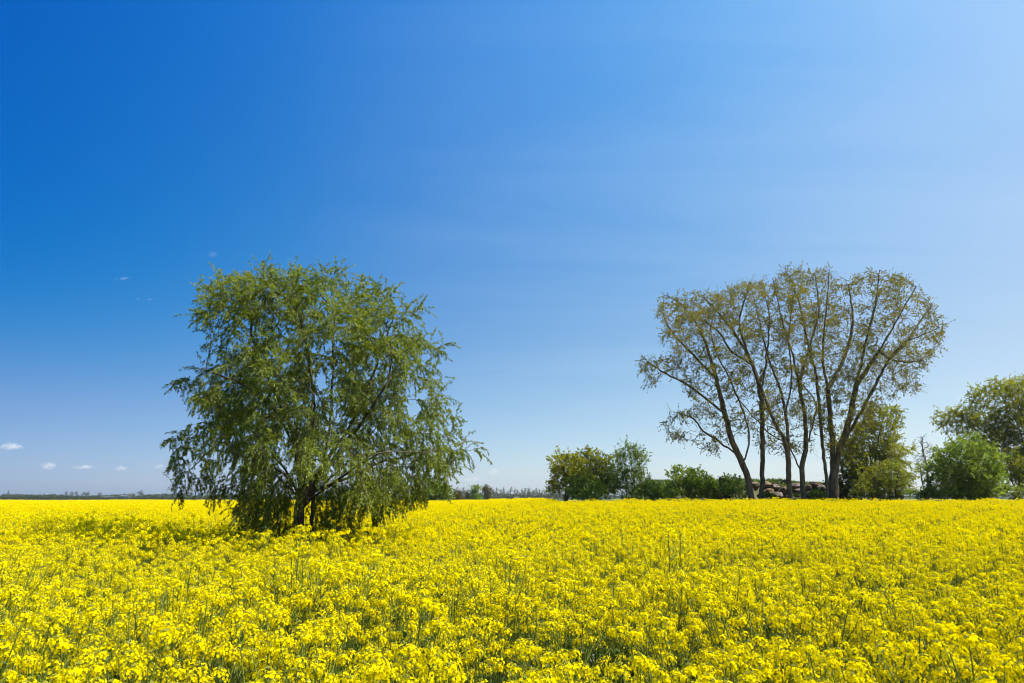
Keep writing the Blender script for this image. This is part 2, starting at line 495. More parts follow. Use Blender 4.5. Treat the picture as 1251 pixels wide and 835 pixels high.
def twig_leaves(mb, P, per, length, width, spread, droop, rng, mat=0, t0=0.1):
    n, s, _ = P.shape
    t = rng.uniform(t0, 1.0, (n, per)) * (s - 1)
    k = np.minimum(t.astype(int), s - 2); f = (t - k)[..., None]
    ii = np.arange(n)[:, None]
    a, b = P[ii, k], P[ii, k + 1]
    p = (a * (1 - f) + b * f).reshape(-1, 3)
    d = norm(b - a).reshape(-1, 3)
    d = norm(d + rng.normal(0, spread, d.shape) + np.array([0, 0, -droop]))
    m = len(p)
    leaves(mb, p, d, length * rng.uniform(0.6, 1.2, m), width * rng.uniform(0.7, 1.2, m), rng, mat)

def in_poly(px, py, poly):
    poly = np.asarray(poly, float); n = len(poly); c = np.zeros(len(px), bool)
    j = n - 1
    for i in range(n):
        xi, yi = poly[i]; xj, yj = poly[j]
        t = ((yi > py) != (yj > py)) & (px < (xj - xi) * (py - yi) / (yj - yi + 1e-12) + xi)
        c ^= t; j = i
    return c

def finish_tree(root, pos, par, rbase, rtip, bark, leafm, rng, leaf, twig, flare=0.25, tip_only=0.0, patchy=0.0):
    """leaf = (per twig, length, width, spread, droop), twig = (per tip, length, segments, droop, jitter, radius)."""
    r, kids, cnt = radii(pos, par, rbase, rtip)
    base = np.array(root.location)
    pos = pos - base
    mt = MB(); d = branch_mesh(mt, pos, par, r, flare)
    w = np.where((cnt <= max(1, tip_only)) & (par >= 0))[0]
    if DEBUG: print('TREE', root.name, 'nodes', len(pos), 'tips', int((kids == 0).sum()), 'twig nodes', len(w), 'leaves', len(w) * twig[0] * (leaf[0] if leaf else 0))
    s = np.repeat(w, twig[0])
    dirs = norm(d[s] + rng.normal(0, 0.75, (len(s), 3)))
    tl = twig[1] * rng.uniform(0.5, 1.25, len(s))
    dr = twig[3]
    if isinstance(dr, tuple):                      # twigs hang more in the lower crown, stand up near the top
        z_ = pos[s][:, 2]; dr = np.interp(z_, [np.percentile(z_, 15), z_.max()], dr)[:, None]
    P = twigs(pos[s], dirs, tl, twig[2], dr, twig[4], rng)
    twig_mesh(mt, P, twig[5])
    mt.build('trunk', bark, root, smooth=True)
    if leaf is not None:
        mc = MB()
        if patchy:                                    # some twigs are still bare, others in tufts of leaf
            q = P[:, 0] + base
            P = P[(vnoise(q[:, 0] * 1.1 + q[:, 1], q[:, 2] * 1.1, 61) * .6 + rng.random(len(P)) * .4) > patchy]
        twig_leaves(mc, P, leaf[0], leaf[1], leaf[2], leaf[3], leaf[4], rng)
        mc.build('crown', leafm, root)

def blob_points(n, c, r, rng, shell=0.35, clump=0, zmin=None):
    """Points in an ellipsoid, gathered in clumps, thinner in its middle."""
    c = np.asarray(c, float); r = np.asarray(r, float)
    q = []
    while len(q) < n:
        v = norm(rng.normal(0, 1, 3)) * (rng.uniform(shell, 1) ** 0.6)
        q.append(v)
    q = np.array(q)
    if clump:
        cc = norm(rng.normal(0, 1, (clump, 3))) * rng.uniform(0.45, 0.95, (clump, 1))
        k = rng.integers(0, clump, n)
        q = np.where(rng.random((n, 1)) < 0.75, cc[k] + rng.normal(0, 0.17, (n, 3)), q)
    p = c + q * r
    if zmin is not None: p[:, 2] = np.maximum(p[:, 2], zmin + 0.15 * rng.random(n))
    return p

# ---- the lone willow in the field
def willow():
    rng = np.random.default_rng(11)
    D = 15.3
    bx = gx(373, D); bz = float(ground_z(bx, D))
    root = thing('willow_tree', 'lone broad green willow with drooping twigs standing in the rapeseed', 'tree', (bx, D, bz))
    rows = np.array([(341, 330, 356), (345, 325, 400), (351, 266, 415), (359, 262, 472), (372, 264, 484), (384, 265, 490), (402, 250, 504), (420, 244, 534), (440, 258, 540),
                     (452, 234, 532), (470, 246, 536), (490, 254, 530), (510, 242, 538), (530, 222, 540), (545, 212, 554), (560, 218, 552), (580, 240, 530),
                     (600, 252, 515), (622, 270, 485)], float)
    n = 2000; pts = []
    # clump centres inside the crown, attractors round them
    def sample(m, shell):
        v = rng.uniform(341, 622, m * 3)
        v = v[rng.random(len(v)) < np.interp(v, [341, 370, 540, 590, 622], [0.9, 0.95, 1.0, 0.95, 0.5])][:m]
        a = np.interp(v, rows[:, 0], rows[:, 1]); b = np.interp(v, rows[:, 0], rows[:, 2])
        t = rng.uniform(-1, 1, len(v))
        w = (b - a) * .17; a = a + w * (vnoise(v * .045, 0 * v, 21) - .45); b = b - w * (vnoise(v * .045, 0 * v + 9, 22) - .62)   # ragged sides
        u = (a + b) / 2 + t * (b - a) / 2 * 0.99
        half = (b - a) / 2 / FPX * D * 0.85
        s = rng.uniform(-1, 1, len(v))
        dy = half * np.sqrt(np.maximum(1 - t * t, 0.02)) * s
        keep = (np.abs(t) ** 2 + np.abs(s) ** 2 > shell ** 2) | (rng.random(len(v)) < 0.5)
        return at(u, v, D + dy)[keep]
    C = sample(215, 0.30)
    k = rng.integers(0, len(C), n)
    A = C[k] + rng.normal(0, 0.17, (n, 3)) * np.array([1.2, 1.2, 1.0])
    A = np.vstack([A, sample(130, 0.3), np.array([bx + .1, D, 1.45]) + rng.normal(0, 1, (150, 3)) * np.array([.62, .5, .4])])
    A = A[A[:, 2] > 0.85]
    Z = lambda zx, zy, dy=0.0: at(170 + zx / 2.198, 300 + zy / 2.198, D + dy)
    b0 = np.array([bx, D, bz - 0.05])
    limbs = [
        [b0, Z(430, 700), Z(432, 630), Z(412, 510, .3), Z(345, 350, .5), Z(300, 240, .6)],
        [Z(436, 690), Z(452, 600, -.1), Z(470, 450, -.2), Z(455, 300, -.4), Z(430, 190, -.5)],
        [Z(440, 700), Z(480, 610, .1), Z(520, 555, .2), Z(600, 420, .4), Z(672, 220, .5)],
        [b0 + np.array([.22, -.1, 0]), Z(466, 690), Z(475, 640), Z(530, 560, -.4), Z(600, 470, -.8), Z(660, 380, -1.1)],
        [Z(470, 660), Z(560, 625, .3), Z(640, 585, .5), Z(720, 570, .6)],
        [b0 + np.array([-.2, .05, 0]), Z(424, 690), Z(410, 640), Z(370, 600, -.3), Z(280, 565, -.4), Z(195, 550, -.3)],
        [Z(418, 540), Z(360, 440, -.4), Z(270, 370, -.7), Z(180, 335, -.7)],
        [Z(490, 600), Z(512, 480), Z(520, 330, .3), Z(525, 200, .4)],
        [Z(436, 680), Z(440, 620, -.7), Z(450, 520, -1.5), Z(470, 400, -1.9)],
        [Z(436, 680), Z(430, 600, .8), Z(420, 500, 1.6), Z(410, 380, 2.0)],
        [Z(440, 690), Z(390, 640, -.8), Z(330, 590, -1.5), Z(260, 560, -1.9)],
        [Z(445, 690), Z(520, 640, -.8), Z(590, 590, -1.4), Z(640, 560, -1.9)],
        [Z(445, 690), Z(520, 620, .9), Z(600, 540, 1.6), Z(650, 470, 2.0)],
        [Z(440, 690), Z(390, 600, .9), Z(320, 520, 1.5), Z(260, 450, 1.9)],
    ]
    pos, par = grow(limbs, A, 0.16, 1.6, 0.22, rng, iters=80, up=0.02)
    finish_tree(root, pos, par, 0.135, 0.003, M['bark_willow'], M['willow_leaf'], rng,
                leaf=(34, 0.080, 0.021, 0.65, 0.25), twig=(4, 0.44, 5, (0.36, 0.05), 0.12, 0.0030), flare=0.2, tip_only=3)
    return root, bx, D, bz
willow_root, WX, WY, WZ = willow()

# ---- the group of tall thin-leaved trees on the right
PD = 46.0
def tall_trees():
    rng = np.random.default_rng(5)
    Zp = lambda zx, zy: (760 + zx / 2.455, 300 + zy / 2.455)
    outline = [(115, 545), (135, 490), (205, 462), (180, 430), (100, 425), (48, 375), (48, 320), (105, 300), (165, 300), (130, 240), (95, 180), (128, 130), (222, 112), (300, 128),
               (340, 108), (400, 78), (470, 62), (540, 66), (620, 52), (680, 92), (722, 58), (785, 60), (850, 90), (905, 130), (950, 180), (988, 245), (960, 295), (905, 330), (925, 360), (870, 400),
               (820, 430), (780, 500), (720, 590), (640, 640), (560, 590), (480, 620), (400, 580), (340, 530), (290, 600), (190, 590)]
    trees = [
        ('leftmost tall tree of the grove with trunk and limbs leaning far left', 0.21, 0.0, [
            [(392, 772), (378, 700), (352, 637), (322, 560), (302, 480), (282, 400), (256, 310), (226, 240), (182, 180), (128, 148)],
            [(348, 630), (282, 582), (242, 556), (215, 520), (150, 498)],
            [(303, 500), (242, 452), (190, 415), (130, 385), (62, 338)],
            [(366, 655), (381, 565), (352, 470), (312, 380), (278, 310), (255, 190)],
            [(282, 400), (215, 330), (150, 260), (115, 190)]]),
        ('slim tall tree second from left in the grove with straight upright trunk', 0.155, 1.0, [
            [(412, 772), (421, 690), (421, 560), (416, 450), (392, 360), (342, 270), (282, 195), (232, 140)],
            [(416, 450), (431, 350), (441, 220), (418, 110)],
            [(392, 360), (330, 320), (290, 260), (240, 220)]]),
        ('middle tall tree of the grove standing before the boulder heap with thin ragged limbs', 0.165, -0.7, [
            [(500, 772), (500, 690), (492, 600), (452, 520), (422, 440), (384, 340), (352, 230), (386, 110)],
            [(500, 630), (490, 500), (470, 420), (436, 330), (404, 190)],
            [(484, 590), (440, 562), (382, 500), (330, 430)],
            [(490, 500), (510, 400), (500, 280), (520, 120)]]),
        ('tall forked tree of the grove with a low V fork beside the double trunk', 0.165, 0.4, [
            [(546, 772), (540, 690), (551, 600), (546, 500), (531, 420), (512, 330), (482, 230), (452, 100)],
            [(537, 680), (511, 620), (482, 565), (436, 540)],
            [(549, 620), (582, 490), (560, 440), (510, 395)],
            [(531, 420), (560, 310), (590, 200), (580, 90)]]),
        ('largest tree of the grove with thick double trunk and limbs sweeping right', 0.33, 0.0, [
            [(630, 772), (636, 700), (648, 630), (682, 520), (702, 420), (732, 290), (762, 170), (772, 75)],
            [(617, 772), (613, 700), (601, 600), (591, 480), (580, 380), (552, 270), (530, 170), (503, 90)],
            [(634, 735), (631, 640), (628, 560), (616, 430), (602, 330), (612, 200), (622, 75)],
            [(660, 600), (732, 470), (802, 340), (852, 292), (968, 240)],
            [(642, 670), (700, 632), (770, 602)],
            [(702, 420), (762, 330), (832, 210), (880, 125)],
            [(616, 430), (660, 350), (692, 240), (680, 120)],
            [(802, 340), (850, 350), (905, 345)],
            [(852, 292), (900, 220), (930, 180)]]),
    ]
    # limbs in space: each limb wanders off in depth as it climbs
    built = []; owner = []; allp = []; alld = []
    for ti, (label, rb, dy, L) in enumerate(trees):
        limbs3 = []
        for k, poly in enumerate(L):
            off = 0.0 if k == 0 else rng.uniform(-3.2, 3.2)
            if k == 0: off = rng.uniform(-1.0, 1.0)
            z0, z1 = poly[0][1], poly[-1][1]
            pts = []
            for j, (a, b) in enumerate(poly):
                u, v = Zp(a, b)
                f = j / (len(poly) - 1)
                pts.append(at(u, v, PD + dy + off * f))
                if f > 0.35: allp.append((a, b)); alld.append(dy + off * f); owner.append(ti)
            limbs3.append(pts)
        g = limbs3[0][0]
        gz = float(ground_z(g[0], g[1]))
        limbs3[0][0] = np.array([g[0], g[1], gz - 0.05])
        built.append((label, rb, limbs3, (g[0], g[1], gz)))
    # attractors inside the common outline, each given to the tree whose limb is nearest
    N = 9000
    a = rng.uniform(40, 990, N * 3); b = rng.uniform(50, 640, N * 3)
    cl = np.stack([rng.uniform(40, 990, 330), rng.uniform(50, 620, 330)], -1)
    k = rng.integers(0, len(cl), len(a)); g = rng.random(len(a)) < 0.8
    a = np.where(g, cl[k, 0] + rng.normal(0, 17, len(a)), a); b = np.where(g, cl[k, 1] + rng.normal(0, 15, len(a)), b)
    wob = lambda q: 52 * (vnoise(a * .022 + q, b * .022, 40 + q) - .5)
    keep = in_poly(a + wob(1), b + wob(2), outline) & (rng.random(len(a)) < np.interp(b, [50, 330, 420, 640], [1.0, 1.0, 0.55, 0.16]))
    a, b = a[keep][:N], b[keep][:N]
    ap = np.array(allp); DD = (a[:, None] - ap[None, :, 0]) ** 2 + (b[:, None] - ap[None, :, 1]) ** 2
    nn = DD.argmin(1); ow = np.array(owner)[nn]; dep = np.array(alld)[nn] + rng.normal(0, 1.5, len(a))
    far = np.sqrt(DD.min(1)); ok = far < 95
    u, v = Zp(a, b)
    A = at(u, v + 7, PD + dep)
    for ti, (label, rb, limbs3, loc) in enumerate(built):
        r2 = np.random.default_rng(50 + ti)
        root = thing('poplar_tree', label, 'tree', loc, 'tall trees of the grove')
        m = (ow == ti) & ok
        pos, par = grow(limbs3, A[m], 0.34, 5.0, 0.46, r2, iters=70, up=0.05, jit=0.14)
        finish_tree(root, pos, par, rb, 0.006, M['bark'], M['poplar_leaf'], r2,
                    leaf=(9, 0.100, 0.076, 0.8, 0.15), twig=(4, 0.62, 3, 0.04, 0.16, 0.0065), flare=0.35, tip_only=2, patchy=.42)
tall_trees()

# ---- the other trees and bushes: one builder, each with its own stems and crown
def plant(name, label, cat, u, d, crown, n, leafm, bark, leaf, twig, stems=3, rbase=0.12, rtip=0.006, step=0.21, seed=1, clump=14, shell=0.3, group=None,
          lean=0.0, leaf_none=False, tip_only=2, spread=0.5, depth=0.9, cuts=None, base_v=None):
    """crown = [(u, v, half width px, half height px), ...] lobes of the crown as they stand at the distance d."""
    rng = np.random.default_rng(seed)
    bx = gx(u, d); bz = float(ground_z(bx, d)) - (0.04)
    root = thing(name, label, cat, (bx, d, bz), group)
    A = []; tot = sum(c[2] * c[3] for c in crown)
    px = d / FPX * 1.02
    cs = []
    for (cu, cv, hu, hv) in crown:
        c = at(cu, cv, d); cs.append(c)
        m = max(6, int(2.0 * n * hu * hv / tot))
        dy = rng.uniform(-0.3, 0.3) * hu * px
        A.append(blob_points(m, c + np.array([0, dy, 0]), (hu * px, hu * px * depth, hv * px), rng, shell, clump))
    A = np.vstack(A); A = A[A[:, 2] > bz + 0.12]
    limbs = []
    base = np.array([bx, d, bz])
    for k in range(stems):
        c = cs[k % len(cs)]
        ex = c + np.array([rng.normal(0, spread), rng.normal(0, spread), 0]) * crown[k % len(cs)][2] * px * 0.7
        ex[2] = c[2] + crown[k % len(cs)][3] * px * rng.uniform(-0.1, 0.45)
        b = base if k == 0 else base + np.array([rng.normal(0, 0.12), rng.normal(0, 0.12), 0]) * min(1.0, crown[0][2] * px * 0.5)
        b = b.copy(); b[2] = bz - 0.02
        mid = b * 0.5 + ex * 0.5 + np.array([lean, 0, 0.15 * (ex[2] - bz)]) + rng.normal(0, 0.06 * (ex[2] - bz) + 1e-3, 3) * np.array([1, 1, 0])
        limbs.append([b, mid, ex])
    pos, par = grow(limbs, A, step, step * 14, step * 1.3, rng, iters=60, up=0.05)
    finish_tree(root, pos, par, rbase, rtip, bark, leafm, rng, None if leaf_none else leaf, twig, flare=0.15, tip_only=tip_only)
    return root
def LF(per, L, W, s=0.8, dr=0.1): return (per, L, W, s, dr)
P_ = plant
# left end of the hedge on the right
P_('field_maple', 'round yellowish tree at the left end of the hedge with bare dark trunk', 'tree', 687, 50, [(692, 570, 22, 17), (704, 588, 13, 12), (684, 588, 15, 13)], 330, M['yellow_leaf'], M['bark'],
   LF(9, .17, .11), (3, .5, 3, .10, .2, .008), stems=4, rbase=.16, seed=21, shell=.2)
P_('alder_tree', 'tallest bushy tree of the left hedge end, ragged pale olive crown', 'tree', 722, 52, [(714, 562, 18, 14), (734, 567, 16, 13), (722, 582, 24, 20), (738, 592, 18, 14)], 520, M['olive_leaf'], M['bark'],
   LF(10, .17, .10), (3, .5, 3, .05, .2, .008), stems=6, rbase=.14, seed=22)
P_('hawthorn_bush', 'green rounded bush low in front of the pale olive tree', 'bush', 712, 48.5, [(708, 591, 15, 13), (718, 600, 24, 10)], 260, M['green_leaf'], M['bark'],
   LF(12, .14, .10), (3, .35, 3, .05, .2, .006), stems=5, rbase=.06, seed=23)
P_('willow_bush', 'pale grey green feathery bush with upright shoots right of the olive tree', 'bush', 766, 50.5, [(770, 568, 19, 20), (756, 588, 18, 18), (780, 588, 17, 15)], 420, M['bright_leaf'], M['bark'],
   LF(10, .18, .06), (3, .6, 3, -.08, .15, .007), stems=8, rbase=.08, seed=24)
P_('bramble_bush', 'low bramble thicket at the foot of the grassy bank, left part', 'bush', 798, 49.8, [(792, 600, 16, 9), (812, 602, 15, 7)], 220, M['bright_leaf'], M['bark'],
   LF(11, .15, .10), (3, .35, 3, .10, .2, .006), stems=5, rbase=.04, seed=25)
P_('elder_bush', 'loose green elder bush before the grassy bank, left of the boulders', 'bush', 842, 51.8, [(838, 582, 18, 12), (850, 592, 22, 15), (832, 597, 17, 11)], 380, M['bright_leaf'], M['bark'],
   LF(9, .17, .10), (3, .45, 3, .02, .2, .007), stems=7, rbase=.06, seed=26)
P_('hazel_bush', 'low sparse pale bush right of the elder in front of the bank', 'bush', 868, 51.5, [(866, 599, 14, 10)], 150, M['bright_leaf'], M['bark'],
   LF(8, .16, .10), (3, .4, 3, .02, .2, .006), stems=5, rbase=.04, seed=27)
P_('sallow_bush', 'upright olive bush against the boulders just left of the leaning trunk', 'bush', 898, 50.8, [(896, 592, 14, 12), (902, 601, 14, 9)], 220, M['bright_leaf'], M['bark'],
   LF(9, .16, .08), (3, .4, 3, .0, .2, .006), stems=6, rbase=.04, seed=28)
P_('nettle_clump', 'bright green leafy clump at the foot of the grove, before the boulders', 'plant', 1000, 47.5, [(1000, 604, 12, 5)], 130, M['green_leaf'], M['bark'],
   LF(9, .13, .08), (2, .25, 2, .0, .2, .005), stems=5, rbase=.02, rtip=.006, step=.18, seed=29)
P_('nettle_clump', 'small bright green leafy tuft between the second and middle trunks', 'plant', 938, 47.0, [(938, 606, 8, 4)], 70, M['green_leaf'], M['bark'],
   LF(9, .12, .08), (2, .22, 2, .0, .2, .005), stems=4, rbase=.02, rtip=.006, step=.18, seed=30)
# thicket right of the grove
P_('crack_willow', 'yellow green willow with slanting stems behind the double trunk', 'tree', 1062, 52, [(1065, 535, 34, 26), (1088, 552, 25, 20), (1045, 558, 24, 22), (1082, 512, 22, 16), (1095, 575, 22, 18), (1060, 572, 30, 20)], 900, M['yellow_leaf'], M['bark'],
   LF(12, .16, .075), (3, .6, 3, .12, .18, .008), stems=7, rbase=.14, seed=31, spread=.5)
P_('goat_willow', 'yellow green leafy bush with leaning stems low before the slanting willow', 'bush', 1092, 50, [(1084, 582, 22, 20), (1062, 592, 22, 15), (1098, 596, 14, 11)], 480, M['olive_leaf'], M['bark'],
   LF(8, .15, .07), (3, .5, 3, .0, .2, .007), stems=8, rbase=.07, seed=32)
P_('blackthorn_bush', 'dark shaded bush in the hollow right of the double trunk', 'bush', 1045, 53.5, [(1042, 592, 26, 18), (1072, 598, 28, 13)], 360, M['dark_leaf'], M['bark'],
   LF(11, .15, .10), (3, .4, 3, .05, .2, .006), stems=7, rbase=.06, seed=33)
P_('dogwood_bush', 'low green bush filling the gap left of the big round bush', 'bush', 1124, 47, [(1120, 603, 14, 6), (1136, 603, 12, 6)], 240, M['green_leaf'], M['bark'],
   LF(9, .14, .08), (3, .35, 3, .0, .2, .006), stems=6, rbase=.04, seed=34)
P_('round_bush', 'large dense dome shaped green bush at the edge of the field', 'bush', 1184, 44.5, [(1183, 568, 35, 31), (1172, 584, 34, 24), (1200, 586, 29, 23), (1184, 598, 41, 13)], 2200, M['bright_leaf'], M['bark'],
   LF(13, .15, .065), (3, .38, 3, .0, .2, .006), stems=14, rbase=.07, seed=35, clump=60, shell=.6)
P_('bramble_bush', 'low bramble thicket at the right edge beside the big round bush', 'bush', 1244, 43.5, [(1236, 602, 14, 8), (1258, 600, 18, 10)], 260, M['pale_leaf'], M['bark'],
   LF(9, .13, .08), (3, .3, 3, .05, .2, .006), stems=6, rbase=.03, seed=36)
P_('white_willow', 'big spreading yellow green willow at the right edge of the view', 'tree', 1262, 57, [(1222, 483, 32, 20), (1178, 512, 30, 18), (1262, 480, 34, 22), (1215, 525, 34, 26), (1255, 530, 36, 36), (1300, 510, 36, 36), (1240, 570, 38, 26), (1300, 565, 34, 30)], 1200, M['yellow_leaf'], M['bark'],
   LF(13, .17, .075), (3, .75, 4, .16, .15, .008), stems=10, rbase=.22, seed=37, spread=.55)
P_('bare_ash', 'small leafless tree in the gap left of the big round bush', 'tree', 1131, 66, [(1131, 557, 13, 20), (1128, 575, 12, 14)], 150, None, M['bark_pale'],
   None, (3, .5, 3, -.05, .18, .012), stems=2, rbase=.10, rtip=.016, seed=38, leaf_none=True)

# ------------------------------------------------------------------ grassy bank with boulders behind the grove
def hill_height(x, y):
    x = np.asarray(x, float); y = np.asarray(y, float)
    crest = 0.42 + 2.6 * sstep(8.3, 12.3, x) * (1 - sstep(24, 31, x)) * sstep(51.8, 56.2, y + 0.5 * np.sin(x * 0.8)) * (1 - sstep(64, 72, y))
    return crest + 0.16 * np.sin(x * 1.1 + y * .4) * sstep(51, 54, y) * sstep(9, 13, x) + 0.3 * (vnoise(x * .5, y * .5, 3) - .5) * sstep(51, 54, y) * sstep(9, 13, x)
hx = np.linspace(6, 50, 110); hy = np.linspace(49, 74, 60)
HX, HY = np.meshgrid(hx, hy)
HZ = np.maximum(hill_height(HX, HY), 0) 
edge = np.minimum.reduce([sstep(6, 8, HX), 1 - sstep(47, 50, HX), sstep(49, 50.5, HY), 1 - sstep(72, 74, HY)])
HZ = ground_z(HX, HY) - 0.06 + (HZ - 0.42 + 0.10) * edge
mb = MB(); idx = np.arange(HX.size).reshape(HX.shape)
mb.quads(np.stack([HX, HY, HZ], -1), np.stack([idx[:-1, :-1], idx[:-1, 1:], idx[1:, 1:], idx[1:, :-1]], -1).reshape(-1, 4))
tag(mb.build('grassy_hill', M['earth'], smooth=True), kind='structure')
def hill_z(x, y):
    i = np.clip(np.round((np.asarray(x) - 6) / 44 * 109).astype(int), 0, 109); j = np.clip(np.round((np.asarray(y) - 49) / 25 * 59).astype(int), 0, 59)
    return HZ[j, i]

def grass_blades(name, label, x, y, z, h, w, rng, mats, lean=0.35, mi=None):
    n = len(x)
    p = np.stack([x, y, z], -1)
    d = norm(np.stack([rng.normal(0, lean, n), rng.normal(0, lean, n), np.ones(n)], -1))
    side = norm(np.cross(d, norm(rng.normal(0, 1, (n, 3)))))
    H = (h * rng.uniform(.5, 1.2, n))[:, None]; W = (w * rng.uniform(.7, 1.2, n))[:, None] * .5
    bend = np.stack([rng.normal(0, .25, n), rng.normal(0, .25, n), -rng.uniform(0, .2, n)], -1) * H
    mid = p + d * H * .55
    tip = p + d * H + bend
    V = np.stack([p - side * W, p + side * W, mid + side * W * .8, mid - side * W * .8, tip], 1)
    o = np.arange(n)[:, None] * 5
    mb = MB()
    mb.quads(V.reshape(-1, 3), np.concatenate([o + 0, o + 1, o + 2, o + 3], 1))
    mb.n = 0
    mb.t.append(np.concatenate([o + 3, o + 2, o + 4], 1)); mb.tm.append(np.zeros(n, int)); mb.n = n * 5
    if mi is not None: mb.qm = [mi]; mb.tm = [mi]
    o_ = mb.build(name, mats)
    return tag(o_, label, 'grass', kind='stuff')
rng = np.random.default_rng(77)
n = 60000
x = rng.uniform(8.4, 34, n); y = 50.8 + (rng.random(n) ** 0.8) * 14
k = (hill_height(x, y) > 2.1 + 0.9 * (vnoise(x * .6, y * .6, 8) - .5) * 2) | (vnoise(x * .45 + 9, y * .9, 5) > .60) | (x < 13)
x, y = x[k], y[k]
grass_blades('grass', 'green grass growing along the top of the bank', x, y, hill_z(x, y) - .02, .34, .05, rng, [M['grass']])
# field margin in front of the hedges
n = 42000
x = rng.uniform(1, 44, n); y = rng.uniform(44.3, 52, n)
grass_blades('grass', 'green grass on the margin between the rapeseed and the hedges', x, y, ground_z(x, y) - .02, .55, .05, rng, [M['grass']])
# tufts at the foot of the willow
n = 9000
t = rng.random(n) * 6.283; r = np.sqrt(rng.random(n))
x = WX - .5 + 2.0 * r * np.cos(t); y = WY - .15 + 1.1 * r * np.sin(t)
grass_blades('grass', 'tall green grass round the foot of the lone willow', x, y, ground_z(x, y) - .02, .85, .014, rng, [M['grass']])
n = 1600
x = WX + 1.9 + rng.normal(0, .42, n); y = WY - .3 + rng.normal(0, .25, n)
grass_blades('dry_grass', 'dry brown weed stalks right of the willow foot', x, y, ground_z(x, y) - .02, 1.05, .012, rng, [M['dry_weed']], lean=.15)

n_ = 5200; x_ = rng.uniform(14.0, 27, n_); y_ = rng.uniform(49.6, 54, n_); k_ = vnoise(x_ * 1.3, y_ * 1.3, 17) > .52
grass_blades('grass', 'rough weeds growing between the boulders on the bank', x_[k_], y_[k_], hill_z(x_[k_], y_[k_]) - .02, .6, .05, rng, [M['grass']])

def boulder(rng, sx, sy, sz, mat):
    import bmesh
    bm = bmesh.new()
    bmesh.ops.create_icosphere(bm, subdivisions=4, radius=1)
    k = [Vector(rng.normal(0, 1, 3)).normalized() for _ in range(9)]
    cut = rng.uniform(.62, .95, 9)
    ph = rng.uniform(0, 6, 3)
    for v in bm.verts:
        c = v.co.copy()
        for q, h in zip(k, cut):
            s = c.dot(q)
            if s > h: c -= q * (s - h) * .85
        c *= 1 + .05 * math.sin(13 * c.x + ph[1]) * math.sin(11 * c.y + ph[2] + 5 * c.z) + .035 * math.sin(27 * c.x + 9 * c.z) * math.sin(23 * c.y + ph[0]) + .07 * math.sin(4 * c.x + ph[0]) * math.sin(5 * c.y + ph[1]) + .05 * math.sin(9 * c.z + ph[2])
        v.co = Vector((c.x * sx, c.y * sy, c.z * sz))
    me = bpy.data.meshes.new('boulder'); bm.to_mesh(me); bm.free()
    for p in me.polygons: p.use_smooth = True
    me.materials.append(mat)
    return me
def boulders():
    rng = np.random.default_rng(8)
    spots = [  # u, v of the middle, half width px, half height px, material
        (877, 602, 6, 6, 'rock'), (882, 595, 7, 4, 'rock'), (884, 606, 8, 5, 'rock'), (890, 609, 7, 4, 'rock'), (878, 610, 6, 4, 'rock'),
        (921, 594, 9, 5, 'straw'), (917, 601, 6, 6, 'rock'), (936, 593, 9, 5, 'straw'), (940, 602, 8, 6, 'straw'), (950, 606, 8, 6, 'rock'),
        (947, 595, 8, 4, 'rock'), (937, 586, 7, 3, 'rock'), (950, 586, 9, 3, 'straw'), (959, 599, 8, 5, 'straw'), (972, 594, 9, 4, 'rock'),
        (975, 601, 9, 5, 'rock'), (986, 596, 9, 4, 'straw'), (996, 593, 10, 5, 'straw'), (990, 604, 7, 4, 'rock'), (1003, 597, 9, 5, 'rock'),
        (812, 600, 5, 4, 'rock'), (929, 607, 6, 4, 'rock'), (960, 588, 8, 3, 'rock'), (1010, 592, 7, 4, 'straw'), (965, 608, 7, 4, 'rock'), (904, 596, 6, 4, 'rock')]
    for i, (u, v, hu, hv, mt) in enumerate(spots):
        # stand on the slope of the bank: walk back until the line of sight meets it
        best = 50.3
        for d in np.arange(50.0, 57.5, .1):
            p = at(u, v, d)
            if hill_z(p[0], p[1]) >= p[2] - hv * d / FPX * .6: best = d; break
        else: best = 53
        p = at(u, v, best); s = best / FPX
        o = bpy.data.objects.new('boulder', boulder(rng, hu * s * .78, hu * s * .66, hv * s * .92, M[mt]))
        p[2] = max(min(p[2], float(hill_z(p[0], p[1])) + hv * s * .8), float(hill_z(p[0], p[1])) - .1)
        o.location = p; o.rotation_euler = (rng.uniform(-.25, .25), rng.uniform(-.25, .25), rng.uniform(0, 6.28))
        COL.objects.link(o)
        tag(o, 'brown grey boulder in the heap on the bank behind the grove' if u != 812 else 'lone pale boulder left of the elder bush below the bank', 'boulder', 'boulders heaped on the bank' if u != 812 else None)
boulders()

